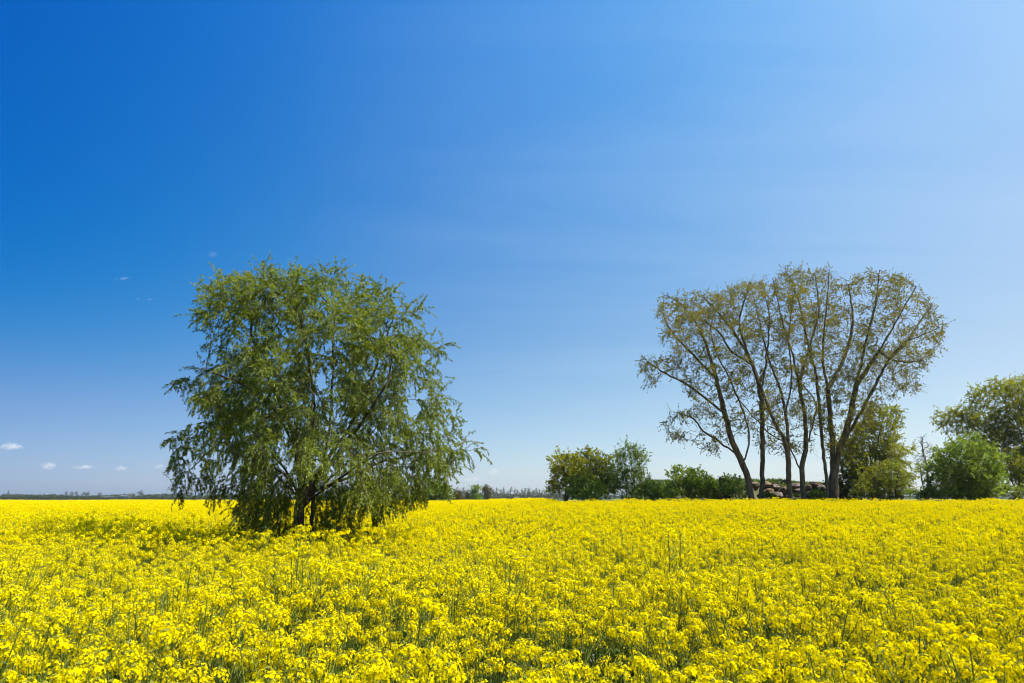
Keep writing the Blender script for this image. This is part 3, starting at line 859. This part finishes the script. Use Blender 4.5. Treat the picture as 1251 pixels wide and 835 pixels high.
# ------------------------------------------------------------------ far things on the horizon
def far_tree(name, label, u, d, wpx, hpx, leafm, seed, group=None, dense=70, leafy=True, cat='tree', shape=0.55, low=0.5):
    """A far tree or bush: trunk, a few limbs and a crown of leaf clumps."""
    s = d / FPX * 1.03
    w, h = wpx * s / 2, hpx * s + 1.0
    bx = gx(u, d); bz = float(ground_z(bx, d)) - .05
    rng = np.random.default_rng(seed)
    root = thing(name, label, cat, (bx, d, bz), group)
    c = np.array([0, 0, h * (1 - (1 - low) * .5 - low * .0)]); c[2] = h * (1 + low) / 2
    A = blob_points(26 if leafy else 40, c, (w * .8, w * .7, h * (1 - low) / 2 * .85), rng, .2, 6)
    limbs = [[np.zeros(3), np.array([0, 0, h * .45]), np.array([w * .05, 0, h * .9])]]
    pos, par = grow(limbs, A, h * .09, h, h * .1, rng, iters=25)
    r, kids, cnt = radii(pos, par, max(.10, h * .022), max(.03, h * .004) if leafy else .05)
    mt = MB(); branch_mesh(mt, pos, par, r)
    mt.build('trunk', M['bark'] if leafy else M['bark_pale'], root, smooth=True)
    if not leafy:
        tips = np.where(cnt <= 3)[0]; k = rng.integers(0, len(tips), 150)
        p = pos[tips[k]] + rng.normal(0, .3, (len(k), 3))
        mc = MB(); leaves(mc, p, rng.normal(0, 1, (len(p), 3)), np.full(len(p), .5), np.full(len(p), .16), rng)
        mc.build('crown', M['brown_leaf'], root)
    if leafy:
        tips = np.where(cnt <= 2)[0]
        k = rng.integers(0, len(tips), dense * 8)
        p = pos[tips[k]] + rng.normal(0, 1, (len(k), 3)) * np.array([w * .2, w * .2, h * .07])
        p[:, 2] = np.clip(p[:, 2], h * .03, h)
        sz = np.full(len(p), .07 * (w + h * .5))
        mc = MB(); leaves(mc, p, rng.normal(0, 1, (len(p), 3)), sz * rng.uniform(.6, 1.3, len(p)), sz * .8, rng)
        mc.build('crown', leafm, root)
    return root
far_tree('oak_tree', 'green bush like tree showing through the right side of the willow', 532, 125, 50, 31, M['green_leaf'], 301, dense=260, cat='tree', low=.05)
far_tree('thorn_tree', 'small brownish tree right behind the willow foot on the horizon', 559, 150, 22, 14, M['brown_leaf'], 302, dense=120, low=.1)
far_tree('maple_tree', 'round dark green tree left of the reddish brown one on the horizon', 581, 200, 22, 18, M['green_leaf'], 303, dense=160, low=.02)
far_tree('copper_tree', 'reddish brown tree right of the round dark green one on the horizon', 594, 204, 16, 19, M['brown_leaf'], 304, dense=150, low=.05)
far_tree('thorn_tree', 'small olive bush left of the round dark green tree on the horizon', 571, 202, 11, 12, M['far_green'], 305, dense=80, low=.02)
for i, u in enumerate(np.arange(545, 690, 4.4)):
    rr = random.Random(400 + i)
    if 575 < u < 600: continue
    far_tree('bare_tree', 'thin almost leafless tree in the straight row on the horizon between willow and hedge', u + rr.uniform(-1, 1), 430 + rr.uniform(-6, 6), rr.uniform(6, 10), rr.uniform(11, 15), None, 410 + i,
             'row of bare trees on the horizon', leafy=False, low=.35)
fl = [(4, 7, 6), (9, 3, 9), (17, 6, 4), (24, 7, 4), (31, 7, 5), (19, 4, 6), (36, 9, 4), (42, 5, 4), (48, 7, 5), (53, 3, 6), (58, 6, 4), (63, 5, 6), (69, 8, 4), (75, 4, 5), (80, 6, 8), (88, 8, 8), (93, 6, 8), (101, 7, 8), (107, 7, 8), (115, 8, 4), (121, 8, 7), (139, 9, 4),
      (156, 9, 6), (162, 12, 7), (171, 10, 9), (181, 9, 4), (190, 10, 4), (201, 9, 4), (211, 8, 4), (221, 8, 8), (227, 9, 10), (233, 7, 9), (252, 16, 10), (262, 10, 6)]
for i, (u, w, h) in enumerate(fl):
    lb = 'tiny tree standing in the hazy far row on the horizon left of the willow'
    if u == 171: lb = 'small round dark tree standing clear on the left horizon'
    if u == 252: lb = 'green bush on the horizon just left of the willow twigs'
    far_tree('far_tree', lb, u, 760 + 13 * ((i * 7) % 11) if u != 252 else 420, w, h, M['far_green'] if u in (162, 252) else M['far_leaf'], 500 + i,
             None if u in (171, 252) else 'far trees on the left horizon', dense=36, low=.12)
# the continuous wood along the horizon
def far_wood():
    rng = np.random.default_rng(90)
    n = 42000
    x = rng.uniform(-1250, 1250, n); y = 1080 + rng.uniform(-20, 20, n) + 30 * np.sin(x * .004)
    hh = 2.6 + 4.5 * vnoise(x * .012, 0 * x, 4) * vnoise(x * .06, 0 * x, 6) * 1.6
    hh = np.where((x > -90) & (x < 110), hh + 3.0, hh)
    z = rng.random(n) ** .7 * hh
    sz = np.full(n, 2.4) * rng.uniform(.6, 1.2, n)
    mb = MB(); leaves(mb, np.stack([x, y, z], -1), rng.normal(0, 1, (n, 3)), sz, sz * .8, rng)
    # a hedge this side of the wood
    n = 16000
    x = rng.uniform(-620, 90, n); y = 640 + rng.uniform(-5, 5, n)
    hh = 1.5 + 1.3 * vnoise(x * .05, 0 * x, 7) + np.where((x > -60) & (x < 70), 1.2, 0)
    leaves(mb, np.stack([x, y, rng.random(n) ** .7 * hh], -1), rng.normal(0, 1, (n, 3)), 1.3 * rng.uniform(.6, 1.2, n), np.full(n, 1.0), rng)
    tag(mb.build('far_woods', M['far_leaf']), 'low dark wood running along the far horizon', 'wood', kind='stuff')
far_wood()
def box(mb, x0, x1, y0, y1, z0, z1, mat=0):
    V = [(x, y, z) for z in (z0, z1) for (x, y) in ((x0, y0), (x1, y0), (x1, y1), (x0, y1))]
    mb.quads(V, [(0, 3, 2, 1), (4, 5, 6, 7), (0, 1, 5, 4), (1, 2, 6, 5), (2, 3, 7, 6), (3, 0, 4, 7)], mat)
M['wall_pale'] = noise_mat('pale_sheeting', (0.13, 0.18, 0.25), (0.18, 0.24, 0.31), .6, 3, .6)
M['roof_grey'] = noise_mat('grey_roof', (0.09, 0.10, 0.12), (0.15, 0.16, 0.18), .6, 3, .7)
M['dark_glass'] = noise_mat('dark_opening', (0.03, 0.035, 0.04), (0.06, 0.065, 0.07), .6, 2, .4)
def barn(label, u, d, wpx, hpx, deep=14, tower=False):
    s = d / FPX; w, h = wpx * s, hpx * s + .9
    bx = gx(u, d)
    root = thing('farm_building', label, 'building', (bx, d, 0))
    m = MB(); box(m, -w / 2, w / 2, 0, deep, -.1, h * (.98 if tower else .78)); m.build('wall', M['wall_pale'], root)
    m = MB()
    if tower: box(m, -w / 2 - .2, w / 2 + .2, -.2, deep + .2, h * .985, h)
    else:
        e = w / 2 + .4
        V = [(-e, -.4, h * .785), (e, -.4, h * .785), (e, deep + .4, h * .785), (-e, deep + .4, h * .785), (-e, deep / 2, h), (e, deep / 2, h)]
        m.quads(V, [(0, 1, 5, 4), (2, 3, 4, 5), (0, 3, 2, 1)]); m.quads([V[i] for i in (0, 4, 3, 1, 2, 5)], [(0, 1, 2), (3, 4, 5)])
    m.build('roof', M['roof_grey'], root)
    k = max(2, int(w / 4))
    for j in range(k):
        xx = -w / 2 + w * (j + .5) / k
        m = MB(); box(m, xx - .6, xx + .6, -.06, -.004, h * .35, h * .62); m.build('window', M['dark_glass'], root)
barn('long low farm building with pale walls among the far left trees', 128, 760, 12, 2.2)
barn('small pale farm building right of the long low one on the left horizon', 148, 740, 7, 3.6)
barn('narrow tall pale building on the horizon just left of the willow twigs', 244, 690, 5, 7.0, 6, True)
barn('tiny white building before the bare tree row on the horizon', 631, 410, 4, 3.0, 6)

# plank box built for an unidentified dark square on the bank between two bushes
def plank_box():
    d = 53.0; p = at(885, 588.5, d); s = d / FPX
    z = min(float(hill_z(p[0], d)) - .05, p[2] - 4 * s)
    wood = noise_mat('dark_box_wood', (0.018, 0.014, 0.011), (0.045, 0.036, 0.028), 6, 6, .9, .3, (.3, .3, 4))
    root = thing('dark_box', 'dark square plank box for an unidentified dark spot on the bank between two bushes', 'plank_box', (p[0], d, z))
    w = 4 * s; h = max(p[2] + 4.5 * s - z, .5)
    m = MB()
    for k in range(6):
        z0 = h * k / 6 + .01; z1 = h * (k + 1) / 6 - .01
        box(m, -w, w, -w, -w + .04, z0, z1); box(m, -w, w, w - .04, w, z0, z1)
        box(m, -w, -w + .04, -w + .045, w - .045, z0, z1); box(m, w - .04, w, -w + .045, w - .045, z0, z1)
    m.build('side_panel', wood, root)
    m = MB()
    for sx in (-1, 1):
        for sy in (-1, 1): box(m, sx * (w + .03) - .03, sx * (w + .03) + .03, sy * (w + .03) - .03, sy * (w + .03) + .03, 0, h + .03)
    m.build('frame', wood, root)
    m = MB(); box(m, -w - .05, w + .05, -w - .05, w + .05, h + .035, h + .08); m.build('lid', wood, root)
plank_box()

# ------------------------------------------------------------------ the rapeseed field
def petal_flower(mb, c, nrm, rng, size):
    """An open flower of four petals."""
    n = norm(nrm); a, b = frames(n[None]); a, b = a[0], b[0]
    ph = rng.uniform(0, 1.57)
    V = []; F = []
    for k in range(4):
        t = ph + k * math.pi / 2
        e = a * math.cos(t) + b * math.sin(t); s = -a * math.sin(t) + b * math.cos(t)
        V += [c, c + e * size * .62 + s * size * .46 + n * size * .12, c + e * size + n * size * rng.uniform(-.15, .2), c + e * size * .62 - s * size * .46 + n * size * .12]
        F.append([4 * k, 4 * k + 1, 4 * k + 2, 4 * k + 3])
    mb.quads(V, F, 0)
def head(rng, lod, R, n):
    """A raceme: a dome of open flowers round a tuft of closed buds."""
    mb = MB()
    ga = 2.39996
    if lod == 0:
        for i in range(n):
            f = (i + .5) / n
            th = math.radians(22 + 95 * f ** .9); ph = i * ga + rng.uniform(-.3, .3)
            d = np.array([math.sin(th) * math.cos(ph), math.sin(th) * math.sin(ph), math.cos(th) * 1.0])
            rr = R * rng.uniform(.6, 1.18) * (0.72 + .28 * f)
            c = d * rr * np.array([1, 1, .85]) - np.array([0, 0, R * .5 * max(0, f - .6) * rng.random()])
            petal_flower(mb, c, norm(d + rng.normal(0, .25, 3) + np.array([0, 0, .25])), rng, rng.uniform(.0066, .0086))
        # buds
        for i in range(9):
            ph = i * ga; rr = .010 * math.sqrt(i / 9)
            c = np.array([rr * math.cos(ph), rr * math.sin(ph), R * .72 - rr * .5]); s = .0035
            V = [c + np.array(q) * s for q in ((1, 0, 0), (0, 1, 0), (-1, 0, 0), (0, -1, 0), (0, 0, 1.6), (0, 0, -1.4))]
            mb.quads(V, [(0, 1, 4), (1, 2, 4), (2, 3, 4), (3, 0, 4), (1, 0, 5), (2, 1, 5), (3, 2, 5), (0, 3, 5)], 1)
    else:
        sz = (.0098, .0116, .028)[lod]
        i = np.arange(n); f = (i + .5) / n
        th = np.radians(10 + 100 * f ** .9); ph = i * ga
        d = np.stack([np.sin(th) * np.cos(ph), np.sin(th) * np.sin(ph), np.cos(th)], -1)
        c = d * R * rng.uniform(.55, 1.2, (n, 1)) * np.array([1, 1, .85])
        nn = norm(d + rng.normal(0, .5, (n, 3)) + np.array([0, 0, .2]))
        a, b = frames(nn)
        s = sz * rng.uniform(.75, 1.2, (n, 1))
        V = np.stack([c - a * s, c - b * s, c + a * s, c + b * s], 1)
        mb.quads(V.reshape(-1, 3), np.arange(4 * n).reshape(n, 4), 0)
    return mb
def rape_plant(seed, lod):
    """Returns (stem, leaves, [(head, position), ...]) with its foot in the origin."""
    rng = np.random.default_rng(seed)
    H = rng.uniform(1.04, 1.32)
    st, lv, heads = MB(), MB(), []
    lean = rng.normal(0, .035, 2)
    def axis(t): return np.array([lean[0] * t * t * 2, lean[1] * t * t * 2, H * t])
    k = 8 if lod == 0 else 3
    T = np.linspace(0, 1, k + 1); P = np.array([axis(t) for t in T])
    d = norm(np.diff(P, axis=0))
    r = np.interp(T, [0, .6, 1], [.0075, .005, .0022])
    sides = 5 if lod == 0 else 3
    tubes(st, P[:-1], P[1:], r[:-1], r[1:], d, d, sides)
    tips = [(P[-1], d[-1], 1.0)]
    nb = rng.integers(4, 8)
    for b in range(nb):
        t0 = rng.uniform(.36, .86); az = b * 2.4 + rng.uniform(-.5, .5)
        L = (1 - t0) * H * rng.uniform(.5, 1.0) + .06
        out = np.array([math.cos(az), math.sin(az), 0])
        p0 = axis(t0)
        q = [p0, p0 + out * L * .28 + np.array([0, 0, L * .42]), p0 + out * L * .42 + np.array([0, 0, L * .95])]
        q = resample(q, L / (4 if lod == 0 else 1.6)); dd = norm(np.diff(q, axis=0))
        rr = np.linspace(.0036, .0018, len(q))
        tubes(st, q[:-1], q[1:], rr[:-1], rr[1:], dd, dd, 4 if lod == 0 else 3)
        tips.append((q[-1], dd[-1], rng.uniform(.62, .95)))
    for (p, dd, f) in tips:
        R = (.057 if lod == 0 else .050) * f * rng.uniform(.75, 1.25)
        n = int((44, 20, 7)[lod] * (.4 + .6 * f))
        hd = head(rng, lod, R, n)
        heads.append((hd, p))
        # pedicels and young pods below the flowers
        if lod < 2:
            npod = 16 if lod == 0 else 6
            t = rng.uniform(.02, .16, npod); ph = rng.uniform(0, 6.28, npod)
            s = p - dd * t[:, None]
            o = norm(np.stack([np.cos(ph), np.sin(ph), rng.uniform(.5, 1.3, npod)], -1)); Lp = rng.uniform(.018, .05, npod)[:, None]
            tubes(st, s, s + o * Lp, np.full(npod, .0013 if lod == 0 else .002), np.full(npod, .0007), o, o, 3)
            if lod == 0:
                # flower stalks inside the dome
                m = 10; ph = rng.uniform(0, 6.28, m); o = norm(np.stack([np.cos(ph), np.sin(ph), rng.uniform(-.1, .9, m)], -1))
                s = np.tile(p, (m, 1)); tubes(st, s - dd * .012, s + o * R * .8, np.full(m, .0008), np.full(m, .0006), o, o, 3)
    nl = (12, 6, 3)[lod]
    for b in range(nl):
        t0 = rng.uniform(.15, .72); az = rng.uniform(0, 6.28); L = rng.uniform(.10, .20) * (1.2 - 1.15 * t0); W = L * rng.uniform(.16, .24)
        out = np.array([math.cos(az), math.sin(az), 0]); side = np.array([-math.sin(az), math.cos(az), 0]); z = np.array([0, 0, 1.0])
        p0 = axis(t0); up = rng.uniform(.15, .9); drop = rng.uniform(.2, .8)
        c = [p0, p0 + out * L * .4 + z * L * .4 * up, p0 + out * L * .75 + z * L * (.5 * up - .15 * drop), p0 + out * L + z * L * (.45 * up - .55 * drop)]
        wd = [.25, 1.0, .8, .04]
        V = []
        for q, w in zip(c, wd): V += [q - side * W * w + z * W * w * .25, q + side * W * w + z * W * w * .25]
        lv.quads(V, [(0, 1, 3, 2), (2, 3, 5, 4), (4, 5, 7, 6)])
    return st, lv, heads

NV0 = 10
FULL = [rape_plant(1000 + i, 0) for i in range(NV0)]
def merged(pl):
    """Whole plant as one mesh for the uncountable rest of the crop: petals 0, buds 1, stems 2, leaves 3."""
    m = MB(); st, lv, heads = pl
    for h, p in heads: m.add(h, None, p)
    st2 = MB(); st2.add(st); st2.qm = [np.full(len(q), 2) for q in st2.qm]; m.add(st2)
    lv2 = MB(); lv2.add(lv); lv2.qm = [np.full(len(q), 3) for q in lv2.qm]; m.add(lv2)
    return m
RM = [M['petal'], M['bud'], M['rape_stem'], M['rape_leaf']]
lib = bpy.data.collections.new('crop_library')
names = []
def to_lib(m, i):
    o = bpy.data.objects.new('crop_%03d' % i, m.mesh('crop_%03d' % i, RM)); lib.objects.link(o)
for i in range(NV0): to_lib(merged(FULL[i]), i)
def rotz(a): return np.array([[math.cos(a), -math.sin(a), 0], [math.sin(a), math.cos(a), 0], [0, 0, 1]])
def patch(size, dens, lod, seed):
    rng = np.random.default_rng(seed); m = MB()
    src = [merged(rape_plant(2000 + 50 * lod + i, lod)) for i in range(12)]
    n = int(size * size * dens)
    g = int(math.ceil(math.sqrt(n)))
    for j in range(n):
        x = ((j % g) + rng.random()) / g * size - size / 2; y = ((j // g) + rng.random()) / g * size - size / 2
        tilt = rng.normal(0, .06, 2); s = rng.uniform(.86, 1.08)
        Rm = rotz(rng.uniform(0, 6.28)) * s
        Rm[0, :] += tilt[0] * np.array([0, 0, 1]); Rm[1, :] += tilt[1] * np.array([0, 0, 1])
        m.add(src[rng.integers(12)], Rm, (x, y, 0))
    return m
NV1, NV2, NV3 = 6, 5, 3
NS = 12
S1, S2, S3 = 1.0, 3.0, 9.0
V1 = NV0 + NS
for i in range(NS): to_lib(merged(rape_plant(3000 + i, 1)), NV0 + i)
for i in range(NV1): to_lib(patch(S1, 26, 1, 60 + i), V1 + i)
for i in range(NV2): to_lib(patch(S2, 28, 2, 70 + i), V1 + NV1 + i)
for i in range(NV3): to_lib(patch(S3, 22, 2, 80 + i), V1 + NV1 + NV2 + i)

def right_edge(x, y):
    """How far the field reaches: the grove and hedges stand behind its near edge on the right."""
    x = np.asarray(x, float)
    k = x / np.maximum(y, 1.0)
    return np.where(k > .044, 44.2 + 9.0 * (1 - sstep(.044, .072, k)), 165.0)
def in_field(x, y):
    hole = ((x - (WX - .45)) / 1.75) ** 2 + ((y - (WY - .1)) / .75) ** 2 < 1
    return (y < right_edge(x, y)) & ~hole
def tramline(x, y):
    """Tractor wheelings: thin crop in crossing strips."""
    c = 18.2 + .9 * np.sin(x * .11 + 1.2) + .10 * x
    return np.minimum(np.abs(y - c), np.abs(y - c - 2.0)) < .50
rng = np.random.default_rng(123)
half = lambda y: .80 * y + 3.0
# single plants out to 28 m, the farther ones with fewer faces
E0, E1 = 12.0, 28.0
cell = .20
xs, ys = np.meshgrid(np.arange(-26, 26, cell), np.arange(1.7, E1, cell))
x = xs.ravel() + rng.uniform(-.5, .5, xs.size) * cell * 1.3; y = ys.ravel() + rng.uniform(-.5, .5, xs.size) * cell * 1.3
dens = vnoise(x * .55, y * .8, 11) * .5 + vnoise(x * 1.7, y * 1.9, 12) * .5
k = (np.abs(x) < half(y)) & in_field(x, y) & (rng.random(len(x)) < np.interp(dens, [.15, .35, .6], [.30, .80, 1.0]))
k &= ~(tramline(x, y) & (rng.random(len(x)) < .35 + .6 * (vnoise(x * .3, y * .3, 31) > .34)))
x, y = x[k], y[k]
z = ground_z(x, y)
near = y < E0
var = np.where(near, rng.integers(0, NV0, len(x)), NV0 + rng.integers(0, NS, len(x)))
rot = np.stack([rng.normal(0, .09, len(x)), rng.normal(0, .09, len(x)), rng.uniform(0, 6.28, len(x))], -1)
scl = rng.uniform(.80, 1.10, len(x)) * (0.90 + .18 * vnoise(x * .6, y * .6, 14)) * (1 + .09 * (1 - sstep(4, 11, y)))
scl *= np.where(rng.random(len(x)) < .09, rng.uniform(1.05, 1.15, len(x)), 1.0)
# which 300 show largest: the nearest ones that stand inside the picture
tan_h = 625.5 / FPX
dist = np.hypot(x, y)
top = 1.25 * scl
vpix = 417.5 + FPX * np.tan(np.arctan2(EYE - z - top, y) + PITCH)
inview = (np.abs(x) / (y * CP) < tan_h) & (vpix < 842) & (y < E0)
order = np.argsort(np.where(inview, dist, 1e9))[:300]
single = np.zeros(len(x), bool); single[order] = True
part_mesh = []
for i, (st, lv, heads) in enumerate(FULL):
    part_mesh.append((st.mesh('stem', [M['rape_stem']], True), lv.mesh('leaves', [M['rape_leaf']]), [(h.mesh('flower_head', [M['petal'], M['bud']]), p) for h, p in heads]))
for j in np.where(single)[0]:
    sm, lm, hm = part_mesh[var[j]]
    r = bpy.data.objects.new('rapeseed_plant', None); r.empty_display_size = .1
    r.location = (x[j], y[j], z[j]); r.rotation_euler = rot[j]; r.scale = (scl[j],) * 3
    COL.objects.link(r)
    tag(r, 'yellow flowering rapeseed plant in the nearest rows at the bottom of the view', 'rapeseed plant', 'nearest rapeseed plants')
    for nm, me, p in [('stem', sm, (0, 0, 0)), ('leaves', lm, (0, 0, 0))] + [('flower_head', h, p) for h, p in hm]:
        o = bpy.data.objects.new(nm, me); o.parent = r; o.location = p; COL.objects.link(o)
PX, PY, PZ, PV, PR, PS = [x[~single]], [y[~single]], [z[~single]], [var[~single]], [rot[~single]], [scl[~single]]
def lay(S, y0, y1, v0, nv, thin):
    xs, ys = np.meshgrid(np.arange(-y1 * .84 - 4, y1 * .84 + 4, S), np.arange(y0, y1, S) + S / 2)
    x, y = xs.ravel(), ys.ravel()
    k = (np.abs(x) < half(y) + S) & in_field(x, y + S * .5)
    if thin: k &= ~(tramline(x, y) & (vnoise(x * .35, y * .35, 31) > .38)) & (rng.random(len(x)) < np.interp(vnoise(x * .5, y * .6, 32), [.08, .25], [.4, 1.0]))
    x, y = x[k], y[k]; n = len(x)
    PX.append(x); PY.append(y); PZ.append(ground_z(x, y)); PV.append(v0 + rng.integers(0, nv, n))
    PR.append(np.stack([np.zeros(n), np.zeros(n), rng.integers(0, 4, n) * math.pi / 2], -1)); PS.append(rng.uniform(.95, 1.05, n) * (.95 + .1 * vnoise(x * .25, y * .25, 33)))
lay(S1, E1, 46, V1, NV1, True)
lay(S2, 46, 100, V1 + NV1, NV2, False)
lay(S3, 100, 165, V1 + NV1 + NV2, NV3, False)
PX, PY, PZ, PV, PR, PS = [np.concatenate(q) for q in (PX, PY, PZ, PV, PR, PS)]
me = bpy.data.meshes.new('rapeseed_crop')
me.vertices.add(len(PX)); me.vertices.foreach_set('co', np.stack([PX, PY, PZ], -1).astype(np.float32).ravel())
a = me.attributes.new('variant', 'INT', 'POINT'); a.data.foreach_set('value', PV.astype(np.int32))
a = me.attributes.new('turn', 'FLOAT_VECTOR', 'POINT'); a.data.foreach_set('vector', PR.astype(np.float32).ravel())
a = me.attributes.new('size', 'FLOAT', 'POINT'); a.data.foreach_set('value', PS.astype(np.float32))
for m in RM: me.materials.append(m)
me.update()
crop = bpy.data.objects.new('rapeseed_crop', me); COL.objects.link(crop)
tag(crop, 'dense yellow flowering rapeseed crop covering the whole field', 'crop', kind='stuff')
ng = bpy.data.node_groups.new('sow_crop', 'GeometryNodeTree')
ng.interface.new_socket('Geometry', in_out='INPUT', socket_type='NodeSocketGeometry')
ng.interface.new_socket('Geometry', in_out='OUTPUT', socket_type='NodeSocketGeometry')
gi = ng.nodes.new('NodeGroupInput'); go = ng.nodes.new('NodeGroupOutput')
iop = ng.nodes.new('GeometryNodeInstanceOnPoints')
ci = ng.nodes.new('GeometryNodeCollectionInfo')
ci.inputs['Collection'].default_value = lib; ci.inputs['Separate Children'].default_value = True; ci.inputs['Reset Children'].default_value = True
def attr(name, t):
    n = ng.nodes.new('GeometryNodeInputNamedAttribute'); n.data_type = t; n.inputs['Name'].default_value = name
    return n.outputs['Attribute']
e2r = ng.nodes.new('FunctionNodeEulerToRotation')
ng.links.new(attr('turn', 'FLOAT_VECTOR'), e2r.inputs[0])
m2p = ng.nodes.new('GeometryNodeMeshToPoints')
ng.links.new(gi.outputs[0], m2p.inputs['Mesh'])
ng.links.new(m2p.outputs[0], iop.inputs['Points'])
ng.links.new(ci.outputs[0], iop.inputs['Instance'])
iop.inputs['Pick Instance'].default_value = True
ng.links.new(attr('variant', 'INT'), iop.inputs['Instance Index'])
ng.links.new(e2r.outputs[0], iop.inputs['Rotation'])
ng.links.new(attr('size', 'FLOAT'), iop.inputs['Scale'])
ng.links.new(iop.outputs[0], go.inputs[0])
md = crop.modifiers.new('sow_crop', 'NODES'); md.node_group = ng

# ------------------------------------------------------------------ small clouds near the horizon
def cloud_mat(dens):
    """Vapour that thins out towards the rim and is torn by noise."""
    m, n, l = new_mat('cloud_vapour')
    out = n.new('ShaderNodeOutputMaterial'); v = n.new('ShaderNodeVolumePrincipled')
    v.inputs['Color'].default_value = (0.98, 0.93, 0.93, 1); v.inputs['Anisotropy'].default_value = 0.0
    tc = n.new('ShaderNodeTexCoord')
    vm = n.new('ShaderNodeVectorMath'); vm.operation = 'SUBTRACT'; vm.inputs[1].default_value = (.5, .5, .5)
    l.new(tc.outputs['Generated'], vm.inputs[0])
    ln = n.new('ShaderNodeVectorMath'); ln.operation = 'LENGTH'; l.new(vm.outputs[0], ln.inputs[0])
    mr = n.new('ShaderNodeMapRange'); mr.interpolation_type = 'SMOOTHSTEP'
    mr.inputs['From Min'].default_value = .52; mr.inputs['From Max'].default_value = .12; mr.inputs['To Max'].default_value = dens * .5
    l.new(ln.outputs['Value'], mr.inputs['Value'])
    nz = n.new('ShaderNodeTexNoise'); nz.inputs['Scale'].default_value = .045; nz.inputs['Detail'].default_value = 3
    l.new(tc.outputs['Object'], nz.inputs['Vector'])
    m2 = n.new('ShaderNodeMapRange'); m2.inputs['From Min'].default_value = .38; m2.inputs['From Max'].default_value = .62; m2.inputs['To Max'].default_value = 1.6
    l.new(nz.outputs['Fac'], m2.inputs['Value'])
    mu = n.new('ShaderNodeMath'); mu.operation = 'MULTIPLY'; l.new(mr.outputs[0], mu.inputs[0]); l.new(m2.outputs[0], mu.inputs[1])
    l.new(mu.outputs[0], v.inputs['Density']); l.new(v.outputs[0], out.inputs['Volume'])
    return m
CM = {}
def cloud(label, u, v, wpx, hpx, dens, seed, d=4200.0):
    wpx *= 1.25; hpx *= 1.5
    import bmesh
    rng = np.random.default_rng(seed)
    p = at(u, v, d); s = d / FPX
    root_me = bpy.data.meshes.new('cloud'); bm = bmesh.new()
    k = 9
    for i in range(k):
        t = rng.uniform(-1, 1); w = wpx * s * .5
        rr = hpx * s * .5 * rng.uniform(.45, .85) * (1.1 - .55 * abs(t))
        c = Vector((t * w * .8, rng.uniform(-.4, .4) * w * .6, rng.uniform(-.15, .5) * hpx * s * .5 * (1 - abs(t))))
        r = bmesh.ops.create_icosphere(bm, subdivisions=2, radius=1)
        for q in r['verts']: q.co = Vector((q.co.x * rr * 1.7, q.co.y * rr * 1.5, q.co.z * rr)) + c
    bm.to_mesh(root_me); bm.free()
    if dens not in CM: CM[dens] = cloud_mat(dens)
    root_me.materials.append(CM[dens])
    o = bpy.data.objects.new('cloud', root_me); o.location = p; COL.objects.link(o)
    md = o.modifiers.new('remesh', 'REMESH'); md.mode = 'VOXEL'; md.voxel_size = max(2.0, hpx * s * .07)
    tag(o, label, 'cloud', 'small clouds')
cloud('long flat pinkish cloud at the left edge low in the sky', 14, 548, 32, 8, .022, 1)
cloud('small round puff of cloud right of the long flat one', 59, 570, 15, 9, .018, 2)
cloud('wide low cloud between the round puff and the flat small cloud', 103, 572, 30, 6, .022, 3)
cloud('flat small cloud left of the willow near the horizon', 145, 573, 18, 6, .016, 4)
cloud('faint scrap of cloud touching the left willow twigs', 194, 571, 12, 6, .010, 5)
cloud('thin bright streak of cloud high up left of the willow top', 152, 341, 32, 3.5, .012, 6)
cloud('faint thin streak of cloud below the bright high one', 178, 366, 36, 3.5, .005, 7)
cloud('tiny faint puff of cloud above the left top of the willow', 260, 312, 12, 8, .004, 8)
cloud('tiny cloud puff above the row of bare trees', 603, 577, 8, 8, .012, 9)
cloud('faint low cloud just right of the willow above the horizon', 578, 587, 34, 7, .007, 10)

# ------------------------------------------------------------------ the air
HAZE = 0.00014
m, n, l = new_mat('hazy_air')
out = n.new('ShaderNodeOutputMaterial'); v = n.new('ShaderNodeVolumePrincipled')
v.inputs['Color'].default_value = (0.80, 0.88, 1.0, 1); v.inputs['Density'].default_value = HAZE; v.inputs['Anisotropy'].default_value = 0.6
l.new(v.outputs[0], out.inputs['Volume'])
mb = MB(); box(mb, -4600, 4600, -700, 5400, -1.5, 21.5)
tag(mb.build('haze', m), kind='stuff')
